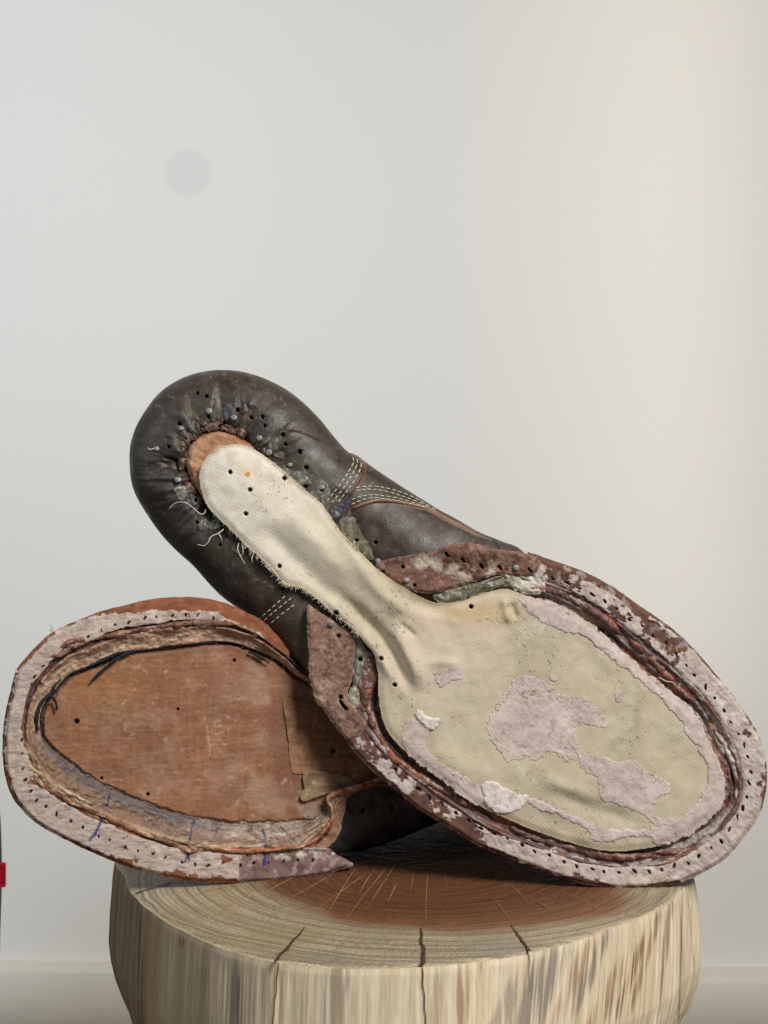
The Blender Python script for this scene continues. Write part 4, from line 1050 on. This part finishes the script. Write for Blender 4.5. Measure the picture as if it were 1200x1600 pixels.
def fray(parent, pl, poly, sdf, hfun, count, l0, l1, sel, mat='thread_white', seed=1, rad=.00013, outw=1.0, nm='frayed_fibres'):
    rg = random.Random(seed); P = resample(poly, 1.0, True); T = np.gradient(P, axis=0); T /= np.linalg.norm(T, axis=1)[:, None]
    paths = []; rads = []
    tries = 0
    while len(paths) < count and tries < count * 30:
        tries += 1
        i = rg.randrange(len(P)); x, y = P[i]
        if not sel(x, y): continue
        nx, ny = -T[i][1], T[i][0]
        if float(sdf(np.array(x + nx * 5), np.array(y + ny * 5))) > 0: nx, ny = -nx, -ny
        a = rg.uniform(-.9, .9); ca, sa = math.cos(a), math.sin(a); dx, dy = nx * ca - ny * sa, nx * sa + ny * ca
        l = rg.uniform(l0, l1); b = rg.uniform(-.5, .5)
        t = np.linspace(0, 1, 6)
        xx = x - nx * 2 + dx * l * t - dy * b * l * t * t; yy = y - ny * 2 + dy * l * t + dx * b * l * t * t
        h0 = float(hfun(np.array([x - nx * 3]), np.array([y - ny * 3]))[0])
        hh = h0 + .0003 + rg.uniform(-.001, .002) * t
        paths.append(pl.at(xx, yy, hh)); rads.append(rad * (1 - .6 * t))
    tubes_obj(nm, parent, paths, rads, mat, 4, kind='stuff')
fray(canvas, PF, S_canF.poly, S_canF, can_h, 130, 2, 6, lambda x, y: x < 600 and y < 1000, seed=3, rad=.0001)
fray(canvas, PF, S_canF.poly, S_canF, can_h, 170, 3, 10, lambda x, y: 380 < x < 560 and y > 840, seed=4, rad=.0001)
fray(front, PF, smooth(low_flap, True, 3), SDF(low_flap, 3, 24, 2), lambda x, y: .001 + 0 * x, 160, 2, 6, lambda x, y: x < 500, 'fibre_brown', 5, .0001)
fray(front, PF, smooth(upper_flap, True, 3), SDF(upper_flap, 3, 24, 2), lambda x, y: .001 + 0 * x, 120, 2, 5, lambda x, y: y < 880, 'fibre_brown', 6, .0001)
fray(front, PF, S_weltF.poly, S_weltF, weltF_h, 200, 1.5, 4, lambda x, y: x > 560, 'fibre_brown', 8, .00008)

# ================================================================== BACK BOOT
weltL_pts = [(440, 1000), (410, 970), (383, 956), (360, 945), (333, 937), (300, 933), (267, 933), (233, 937), (200, 945), (167, 953), (140, 963), (110, 975), (83, 989), (60, 1010), (40, 1031), (27, 1050), (20, 1077), (12, 1110), (7, 1147), (7, 1187), (12, 1220), (23, 1249), (45, 1276), (67, 1293), (87, 1304), (133, 1327), (170, 1343), (207, 1357), (250, 1368), (300, 1377), (350, 1379), (400, 1379), (460, 1374), (505, 1368), (531, 1360), (553, 1352), (540, 1342), (524, 1334), (516, 1322), (530, 1300), (545, 1260), (570, 1236), (640, 1226), (700, 1200), (640, 1150), (560, 1100), (490, 1050)]
insL_pts = [(470, 1062), (440, 1038), (415, 1024), (377, 1010), (350, 1005), (317, 1007), (283, 1012), (250, 1017), (200, 1022), (180, 1030), (147, 1043), (117, 1053), (97, 1070), (83, 1087), (68, 1107), (65, 1133), (70, 1157), (93, 1180), (127, 1207), (160, 1227), (200, 1245), (240, 1260), (283, 1275), (317, 1281), (362, 1286), (411, 1287), (453, 1286), (473, 1282), (495, 1274), (510, 1258), (514, 1245), (538, 1236), (570, 1227), (640, 1220), (680, 1200), (640, 1150), (560, 1105)]
S_weltL = SDF(weltL_pts); S_insL = SDF(insL_pts)
bodyL = [(445, 1005), (400, 972), (360, 955), (300, 943), (240, 947), (170, 963), (110, 986), (66, 1022), (38, 1062), (22, 1115), (18, 1165), (22, 1215), (40, 1256), (80, 1288), (140, 1318), (210, 1345), (280, 1362), (350, 1366), (430, 1362), (500, 1345), (550, 1334), (620, 1312), (690, 1284), (760, 1268), (850, 1272), (925, 1262), (975, 1232), (985, 1190), (970, 1150), (925, 1112), (850, 1096), (760, 1085), (650, 1060), (560, 1030)]
S_bodyL = SDF(bodyL)
boot_body(back, PL, bodyL, lambda p: float(-.003 - .010 * ss(500, 600, np.array(p[0]))), lambda a: .085 - .037 * ss(.3, .85, a), (960., 1180.), (30., 1150.))
def qL_h(x, y):
    d = np.maximum(S_bodyL(x, y), 0); t = 1 - np.clip(d / 60, 0, 1)
    return -.012 * (1 - np.sqrt(np.maximum(1 - t * t, 0))) - .0062 + .0006 * fb(x, y, 30, 3, 801) - .002 * holes_field(x, y, [(567, 1266, 3, 3, 0), (612, 1262, 3, 3, 0)])
def qL_c(x, y):
    c = np.broadcast_to(lin(58, 58, 60), x.shape + (3,)).copy()
    c = mix(c, lin(46, 42, 40), ss(-.1, .6, fb(x, y, 30, 4, 802)) * .8)
    c = mix(c, lin(82, 86, 96), ss(.1, .7, fb(x, y, 22, 4, 803)) * .6)
    c = mix(c, lin(110, 80, 48), ss(.45, .6, fb(x, y, 9, 3, 804)) * np.exp(-((y - 1247) / 14) ** 2) * .8)
    return mix(c, lin(70, 40, 36), holes_field(x, y, [(567, 1266, 4, 4, 0)]))
region('quarter_leather', back, PL, lambda x, y: np.minimum(np.minimum(S_bodyL(x, y), x - 470), 3 - S_insL(x, y)), S_bodyL.bbox(), qL_h, qL_c, 'dark_leather', 2.0, .004)

def sL(x, y):
    do = np.maximum(S_weltL(x, y), 0); di = np.maximum(-S_insL(x, y), 0)
    return do / (do + di + 1e-6)
def bot(x, y): return ss(1090, 1190, y)
hpL, htL = along(S_weltL.poly, 28, 25, (360, 945), (500, 1368), S_weltL)
weltL_holes = []
for (x, y), t in zip(hpL, htL):
    ins_ = 0
    weltL_holes.append((x + random.uniform(-2.5, 2.5), y + random.uniform(-2.5, 2.5), random.uniform(.9, 1.8), random.uniform(2.2, 4.0), R(random.uniform(-5, 60))))
marks = [q6([(512, 965), (506, 1000), (495, 1035)]), q6([(482, 1072), (462, 1118), (420, 1178)]), q6([(470, 1092), (452, 1140), (440, 1160)]), q6([(907, 1085), (898, 1130), (888, 1170)]), [(x / 3., y / 3. + 1180) for x, y in [(888, 440), (880, 470), (868, 500)]], [(x / 3., y / 3. + 1180) for x, y in [(878, 455), (884, 490)]], q7([(248, 1160), (258, 1190), (252, 1212)]), q7([(262, 1232), (258, 1280), (250, 1330)]), q7([(252, 1262), (262, 1300), (258, 1325)])]
def ink(x, y):
    m = np.zeros_like(x)
    for p in marks: m = np.maximum(m, 1 - ss(1.2, 2.6, line_dist(x, y, p) + .7 * fb(x, y, 4, 2, 811)))
    return m
def tipmask(x, y): return ss(372, 376, x) * ss(1325, 1332, y)
def weltL_glue(x, y):
    d = S_weltL(x, y); n = fb(x, y, 24, 5, 821) + .35 * fb(x, y, 6, 3, 822); b = bot(x, y); s = sL(x, y)
    left = 1 - ss(60, 160, x)
    edge_top = 17 * (1 - b) * ss(130, 260, x) + 2
    e = ss(edge_top - 3, edge_top + 4, d + 3 * n)
    return ss(-.05, .1, .75 + .25 * left + n - 1.6 * (1 - e) - 1.2 * ss(.44, .52, s + .05 * n) - .55 * np.exp(-((d - 6) / 6) ** 2) * b * (1 - left)) * (1 - .85 * tipmask(x, y))
def weltL_h(x, y):
    d = S_weltL(x, y); s = sL(x, y); g = weltL_glue(x, y)
    h = -.0014 * (1 - ss(0, 7, d)) + .0004 * g + .00014 * fb(x, y, 6, 4, 831) + .0004 * fb(x, y, 40, 3, 832) - .0012 * ss(.44, .56, s)
    h = h - .0016 * (1 - bot(x, y)) * (1 - ss(0, 26, d)) * ss(130, 260, x)
    return h - .0015 * holes_field(x, y, weltL_holes) - .0004 * ss(370, 378, x) * ss(1325, 1332, y)
def weltL_c(x, y):
    d = S_weltL(x, y); s = sL(x, y); g = weltL_glue(x, y); a = S_weltL.arc(x, y); b = bot(x, y)
    c = np.broadcast_to(lin(132, 82, 58), x.shape + (3,)).copy()
    c = mix(c, lin(104, 64, 50), ss(0, .6, fb(a, d, 30, 4, 841, sy=9)) * .7)
    c = mix(c, lin(160, 110, 76), ss(.15, .7, fb(x, y, 18, 4, 842)) * .5)
    c = mix(c, lin(96, 62, 56), ss(.4, .5, s) * (1 - b) * .8)
    gl = np.broadcast_to(lin(182, 166, 157), x.shape + (3,)).copy()
    gl = mix(gl, lin(140, 124, 116), ss(-.05, .6, fb(x, y, 12, 4, 843, sy=2.6)) * .75)
    gl = mix(gl, lin(204, 192, 182), ss(.15, .7, fb(x + 40, y, 10, 4, 844, sy=3)) * .7)
    c = c * (1 - g[..., None]) + gl * g[..., None]
    tm = tipmask(x, y)
    tip = np.broadcast_to(lin(128, 104, 98), x.shape + (3,)).copy()
    tip = mix(tip, lin(100, 78, 74), ss(-.1, .6, fb(x, y, 16, 4, 845)) * .8)
    tip = mix(tip, lin(206, 202, 192), ss(.0, .5, fb(x, y, 9, 4, 846)) * np.exp(-((y - 1337 + .04 * (x - 400)) / 9) ** 2) * .8)
    tip = mix(tip, lin(176, 160, 152), ss(.25, .6, fb(x, y, 10, 4, 847)) * .6)
    c = c * (1 - tm[..., None]) + tip * tm[..., None]
    c = mix(c, lin(52, 34, 28), holes_field(x, y, weltL_holes))
    return mix(c, lin(50, 44, 112), ink(x, y) * .85)
def weltL_f(x, y):
    s = sL(x, y)
    inner = (.50 - .05 * (1 - bot(x, y)) - s + .05 * fb(x, y, 24, 4, 851)) * 80
    return np.minimum(np.minimum(S_weltL(x, y) + .5 * fb(x, y, 9, 3, 852), inner), np.where(y > 1200, np.minimum(560 - x, np.where(x > 430, y - 1326 - .1 * (x - 500) + 2 * fb(x, y, 12, 3, 853), 99)), 452 - x))
region('welt', back, PL, weltL_f, S_weltL.bbox(), weltL_h, weltL_c, 'glue', 1.2, .0045)

def chL_h(x, y):
    s = sL(x, y); a = S_weltL.arc(x, y); b = bot(x, y)
    h = -.0012 + .0010 * np.exp(-((s - .60) / .06) ** 2) - .0024 * ss(.60, .94, s) - .0038 * ss(.93, .985, s + .015 * fb(a, a * 0, 26, 3, 861)) * (1 - .6 * b)
    h = h - .0016 * np.exp(-((s - .53 + .03 * fb(a, a * 0, 40, 3, 869)) / .035) ** 2) * (1 - b)
    h = h + .0011 * fb(a, s * 70, 26, 4, 862, sy=7) * np.exp(-((s - .6) / .12) ** 2) + .0006 * fb(a, s * 70, 40, 4, 863, sy=9) + .0003 * fb(x, y, 6, 3, 864)
    return h
def chL_c(x, y):
    s = sL(x, y); a = S_weltL.arc(x, y); b = bot(x, y)
    sj = s + .035 * fb(a, a * 0, 34, 4, 871) + .02 * fb(x, y, 8, 3, 872)
    top = np.broadcast_to(lin(180, 150, 130), x.shape + (3,)).copy()
    top = mix(top, lin(146, 114, 94), ss(-.1, .6, fb(a, s * 80, 30, 4, 873, sy=8)) * .8)
    top = mix(top, lin(206, 182, 156), ss(.15, .6, fb(x, y, 12, 4, 874)) * .6)
    top = mix(top, lin(88, 56, 52), (1 - ss(.57, .63, sj)) * .9)
    top = mix(top, lin(128, 84, 58), np.exp(-((sj - .65) / .025) ** 2) * .7)
    top = mix(top, lin(48, 42, 44), ss(.945, .975, s + .012 * fb(a, a * 0, 26, 3, 861)) * .9)
    bt = np.broadcast_to(lin(122, 92, 71), x.shape + (3,)).copy()
    bt = mix(bt, lin(104, 78, 60), ss(-.1, .6, fb(a, s * 80, 26, 4, 875, sy=12)) * .7)
    bt = mix(bt, lin(168, 144, 118), (1 - ss(.60, .68, sj)) * .8)
    bt = mix(bt, lin(122, 78, 52), (1 - ss(.49, .55, sj)) * .8)
    bt = mix(bt, lin(204, 194, 176), ss(.2, .55, fb(a, s * 80, 14, 4, 876, sy=5)) * ss(200, 420, x) * .55)
    bt = mix(bt, lin(96, 86, 86), ss(.80, .88, sj) * .85 * (1 - .6 * ss(280, 420, x)))
    bt = mix(bt, lin(170, 154, 142), ss(240, 400, x) * ss(.66, .8, sj) * ss(-.4, .3, fb(a, s * 80, 10, 4, 877, sy=14)) * .6)
    c = top * (1 - b[..., None]) + bt * b[..., None]
    return mix(c, lin(50, 42, 88), ink(x, y) * .85)
chanL = region('rib_channel', back, PL, lambda x, y: np.minimum(np.minimum((sL(x, y) - .36) * 80, 8 - S_insL(x, y)), S_weltL(x, y) - 3), S_weltL.bbox(), chL_h, chL_c, 'channel', 1.3, .003)

# insole board
insL_holes = [(x, y, r_, r_, 0) for x, y, r_ in [(120, 1127, 3.5), (159, 1216, 2.2), (231, 1241, 2.2), (366, 1032, 2.4), (278, 1108, 2.0), (521, 1173, 3.4), (499, 1262, 3.2), (560, 1182, 3)]]
scr = [q6([(645, 455), (610, 495), (570, 548)]), q6([(960, 600), (975, 680), (985, 780)]), q6([(1130, 860), (1160, 840)]), q6([(860, 750), (960, 735), (1060, 728)]), q6([(650, 370), (690, 395), (670, 430)]), q6([(1060, 885), (1130, 880)]), q7([(20, 700), (140, 655)]), q7([(130, 880), (170, 860)])]
insL_dark = SDF(q7([(345, 545), (365, 640), (368, 760), (372, 860), (440, 880), (430, 950), (420, 1010), (330, 990), (290, 800), (280, 640), (300, 560)]), 3, 30, 3)
def insL_h(x, y):
    d = S_insL(x, y)
    return -.0042 + .00012 * fb(x, y, 10, 4, 881, sy=5) + .0005 * fb(x, y, 80, 3, 882) - .0015 * (1 - ss(0, 6, d + 2 * fb(x, y, 10, 3, 884))) - .0022 * holes_field(x, y, insL_holes)
def insL_c(x, y):
    c = np.broadcast_to(lin(138, 97, 72), x.shape + (3,)).copy()
    n1 = fb(x, y, 90, 4, 891); n2 = fb(x, y, 26, 4, 892); g = fb(x, y + .06 * x, 50, 4, 893, sy=3.2); g2 = fb(x, y, 3.0, 3, 898, sy=40)
    c = mix(c, lin(128, 88, 62), ss(-.1, .6, n1) * .55)
    c = mix(c, lin(184, 142, 110), ss(0, .6, g) * .22)
    c = mix(c, lin(122, 80, 56), ss(.1, .7, -g) * .22)
    c = mix(c, lin(160, 126, 106), ss(-.1, .6, fb(x, y, 34, 5, 894)) * .5)
    c = mix(c, lin(126, 86, 60), ss(.05, .6, fb(x, y, 12, 5, 890)) * .4)
    c = mix(c, lin(190, 150, 120), ss(.2, .7, g2) * .12)
    c = mix(c, lin(148, 104, 54), np.exp(-((x - 150) / 70) ** 2 - ((y - 1075) / 36) ** 2) * .5)
    c = mix(c, lin(168, 140, 122), ss(-.1, .6, fb(x, y, 40, 4, 896)) * ss(300, 420, x) * .55)
    c = mix(c, lin(112, 74, 56), ss(-14, 8, insL_dark(x, y)) * .65)  # right part toned darker, shadow put into the insole colour
    c = mix(c, lin(84, 58, 46), (1 - ss(0, 5, S_insL(x, y) + 2 * n2)) * .7)
    c = mix(c, lin(190, 164, 142), ss(.55, .75, fb(x, y, 7, 3, 895)) * ss(0, .5, n2) * .4)
    for p in scr: c = mix(c, lin(208, 172, 134), (1 - ss(.6, 1.8, line_dist(x, y, p))) * ss(-.5, .2, fb(x, y, 8, 2, 897)) * .4)
    return mix(c, lin(52, 42, 38), holes_field(x, y, insL_holes))
insoleL = region('insole', back, PL, lambda x, y: S_insL(x, y) + .8 * fb(x, y, 8, 3, 899), S_insL.bbox(), insL_h, insL_c, 'insole_leather', 1.4, .002)
def back_piece(name, pts, seed, hb, cols, mat='insole_leather', jag=.8, skirt=.001, holes=()):
    s = SDF(pts, 3, 20, 2)
    def c(x, y):
        cc = np.broadcast_to(lin(*cols[0]), x.shape + (3,)).copy()
        cc = mix(cc, lin(*cols[1]), ss(-.1, .6, fb(x, y, 30, 4, seed + 1, sy=5)) * .7)
        cc = mix(cc, lin(*cols[2]), ss(.15, .6, fb(x, y, 12, 4, seed + 2)) * .6)
        return mix(cc, lin(34, 24, 20), holes_field(x, y, holes))
    region(name, back, PL, lambda x, y: s(x, y) + jag * fb(x, y, 8, 3, seed), s.bbox(6), lambda x, y: hb + .0003 * fb(x, y, 14, 3, seed + 3) - .0016 * holes_field(x, y, holes), c, mat, 1.4, skirt)
back_piece('shank_cover', [(442, 1097), (452, 1090), (480, 1098), (560, 1120), (640, 1160), (680, 1200), (620, 1219), (570, 1224), (520, 1222), (474, 1210), (455, 1203), (450, 1150), (446, 1120)], 901, -.0036, [(150, 112, 84), (124, 90, 66), (164, 130, 104)], holes=[(521, 1173, 3.4, 3.4, 0)])
back_piece('glue_film', [(473, 1215), (486, 1204), (530, 1210), (562, 1225), (530, 1235), (500, 1244), (478, 1252), (470, 1246), (476, 1232)], 911, -.0025, [(146, 122, 92), (118, 90, 70), (168, 150, 118)], 'film', 1.2)
back_piece('glue_film', [(470, 1262), (486, 1254), (500, 1258), (502, 1272), (486, 1280), (472, 1276)], 921, -.0040, [(140, 114, 98), (118, 94, 80), (160, 140, 126)], 'film', 1.5)

# rib cords
OR = [(144, 92, 64), (100, 68, 54), (192, 166, 136)]
rib(chanL, PL, q6([(160, 868), (190, 905), (230, 950), (290, 975), (340, 1005), (420, 1035), (490, 1070), (560, 1105), (640, 1140), (720, 1165), (800, 1190)]) + [(290, 1326), (310, 1330)], lambda x, y: .0006 + 0 * x, .0011, 931, cols=OR)
rib(chanL, PL, q7([(-60, 1238), (0, 1240), (70, 1252), (150, 1258), (230, 1256), (300, 1255), (370, 1248), (420, 1240), (470, 1225), (520, 1195), (560, 1150), (582, 1100), (575, 1050), (562, 1012), (590, 990), (640, 972), (700, 955), (760, 938), (840, 925)]), lambda x, y: .0003 + 0 * x, .0013, 941, cols=[(160, 100, 66), (112, 74, 56), (206, 178, 146)])
rib(chanL, PL, q6([(130, 690), (125, 740), (135, 800), (150, 840), (190, 870), (240, 900), (290, 935), (330, 955), (380, 985), (440, 1010)]), lambda x, y: -.0004 + 0 * x, .0010, 951, cols=[(172, 146, 116), (128, 98, 76), (206, 186, 160)])
rib(chanL, PL, q6([(150, 395), (210, 345), (300, 300), (380, 262), (460, 235), (560, 212), (660, 195), (760, 175), (860, 158), (960, 155), (1060, 165), (1160, 190), (1230, 225)]), lambda x, y: .0000 + 0 * x, .0012, 961, cols=[(120, 80, 62), (86, 54, 50), (164, 130, 106)])
rib(chanL, PL, q6([(270, 270), (340, 240), (420, 225)]), lambda x, y: .0002 + 0 * x, .0014, 971, cols=[(120, 72, 56), (92, 56, 50), (150, 110, 92)])
# torn edge of the channel lip by the waist
back_piece('rib_end', q7([(560, 1020), (600, 990), (640, 985), (645, 1060), (620, 1160), (590, 1220), (540, 1250), (500, 1245), (560, 1190), (590, 1100)]), 981, -.0012, [(150, 112, 92), (112, 80, 68), (190, 162, 140)], 'channel', 1.5, .004)
# navy cord scraps left in the groove, and a dark strand standing for shade
def cord(pts, rads, h):
    P = resample(smooth(pts, False, 6), 1.5); n = len(P)
    r_ = .46 * np.interp(np.linspace(0, 1, n), np.linspace(0, 1, len(rads)), rads) * (1 + .45 * fb(np.arange(n), np.zeros(n), 7, 4, int(pts[0][0])))
    tubes_obj('cord_and_gap_strand', insoleL, [PL.at(P[:, 0], P[:, 1], h + .0004 * fb(np.arange(n), np.zeros(n), 20, 2, 5))], [r_], 'navy_cord_and_gap', 8)
cord(q6([(620, 295), (560, 318), (515, 352), (470, 392), (425, 436)]), [.0008, .0016, .0015, .0014, .0010], -.0026)
cord(q6([(640, 292), (560, 300), (480, 335), (420, 362), (340, 395)]), [.0006, .0012, .0014, .0012, .0006], -.0036)
cord(q6([(178, 665), (172, 610), (182, 560), (205, 520), (235, 502), (255, 520), (265, 545), (266, 572)]), [.0010, .0016, .0015, .0013, .0012, .0011, .0010, .0009], -.0024)
cord(q6([(285, 425), (255, 455), (240, 490), (200, 520), (180, 570)]), [.0006, .0013, .0014, .0013, .0009], -.0036)
cord([(70, 1150), (64, 1130), (67, 1106), (82, 1086), (97, 1068), (117, 1052), (147, 1041), (180, 1028), (200, 1020), (250, 1015), (300, 1008), (350, 1003), (377, 1008), (400, 1016)], [.0006] * 14, -.0050)  # dark strand added for the shaded gap round the insole
cord([(388, 1018), (405, 1026), (420, 1036)], [.0008, .0016, .0010], -.0030)
fray(back, PL, S_weltL.poly, S_weltL, weltL_h, 180, 1.5, 4, lambda x, y: x < 500, 'fibre_brown', 11, .00008)
fray(back, PL, S_insL.poly, S_insL, lambda x, y: -.003 + 0 * x, 90, 2, 6, lambda x, y: x < 500, 'fibre_brown', 12, .00008)
thread(back, PL, q6([(238, 200), (246, 185), (240, 170)]), -.002, .0005, 'thread_tan', 'torn_fibre', .0003)
thread(back, PL, q6([(80, 392), (74, 380)]), -.001, .0004, 'thread_tan', 'torn_fibre', .0002)

# ------------------------------------------------------------------ dark bag standing at the side
def bag():
    yb = 1.15
    xr = (-11 - 600) / F_PX * yb
    b = thing('bag', 'dark cloth bag with a small red side tag standing on the floor by the wall', 'bag', (xr - .13, yb, 0))
    zs = np.array([0, .004, .03, .1, .2, .25, .29, .33, .37, .40, .42, .425]); hw = np.array([.10, .112, .118, .121, .127, .1288, .13, .129, .126, .112, .085, .05])
    zz = np.linspace(0, .425, 60); ww = np.interp(zz, zs, hw)
    th = np.linspace(0, 2 * math.pi, 97)[:-1]
    ex = .55
    cx = np.sign(np.cos(th)) * np.abs(np.cos(th)) ** ex; cy = np.sign(np.sin(th)) * np.abs(np.sin(th)) ** ex
    V = []
    for z, h in zip(zz, ww):
        V.append(np.stack([xr - .13 + cx * h, yb + cy * h * .6 + .004 * np.sin(th * 5 + z * 30) * (np.abs(cy) > .9), np.full_like(th, z)], 1))
    V = np.vstack(V); m = len(th); n = len(zz)
    i, j = np.meshgrid(np.arange(n - 1), np.arange(m), indexing='ij'); j2 = (j + 1) % m
    f = np.stack([i * m + j, i * m + j2, (i + 1) * m + j2, (i + 1) * m + j], -1).reshape(-1, 4)
    V = np.vstack([V, [[xr - .13, yb, .428]], [[xr - .13, yb, 0]]]); jj = np.arange(m)
    tri = np.stack([(n - 1) * m + jj, (n - 1) * m + (jj + 1) % m, np.full(m, len(V) - 2)], 1)
    tri2 = np.stack([(jj + 1) % m, jj, np.full(m, len(V) - 1)], 1)
    mesh_obj('body', V, [f, np.vstack([tri, tri2])], 'bag_cloth', b)
    # folded red tag sewn into the side seam
    z0 = .594 - (1386 - 800) / F_PX * yb; z1 = .594 - (1348 - 800) / F_PX * yb
    x1 = (9 - 600) / F_PX * yb; x0 = xr - .006
    V = []; F_ = []
    for y in (yb - .0012, yb + .0012):
        for (x, z) in [(x0, z0), (x1 - .0006, z0), (x1, z0 + .0012), (x1, z1 - .0012), (x1 - .0006, z1), (x0, z1)]: V.append((x, y, z))
    F_ = [list(range(6)), list(range(11, 5, -1))] + [[i + 0, i + 6, (i + 1) % 6 + 6, (i + 1) % 6] for i in range(6)]
    me = bpy.data.meshes.new('red_tag'); me.from_pydata([tuple(np.array(v) - np.array(b.location)) for v in V], [], F_); me.materials.append(MATS['red_cloth'])
    t = link(bpy.data.objects.new('red_tag', me), b)
    zc = (z0 + z1) / 2
    P = [(x0, zc + .006), (x1 - .0018, zc + .006), (x1 - .0012, zc + .003), (x1 - .0022, zc), (x1 - .0012, zc - .003), (x1 - .0018, zc - .006), (x0, zc - .006)]
    P = np.array([(x, yb - .0014, z) for x, z in P])
    V, f = tube(resample(P, .0005), .0003, 6)
    o = mesh_obj('tag_stitching', V, f, 'red_thread', t)
bag()
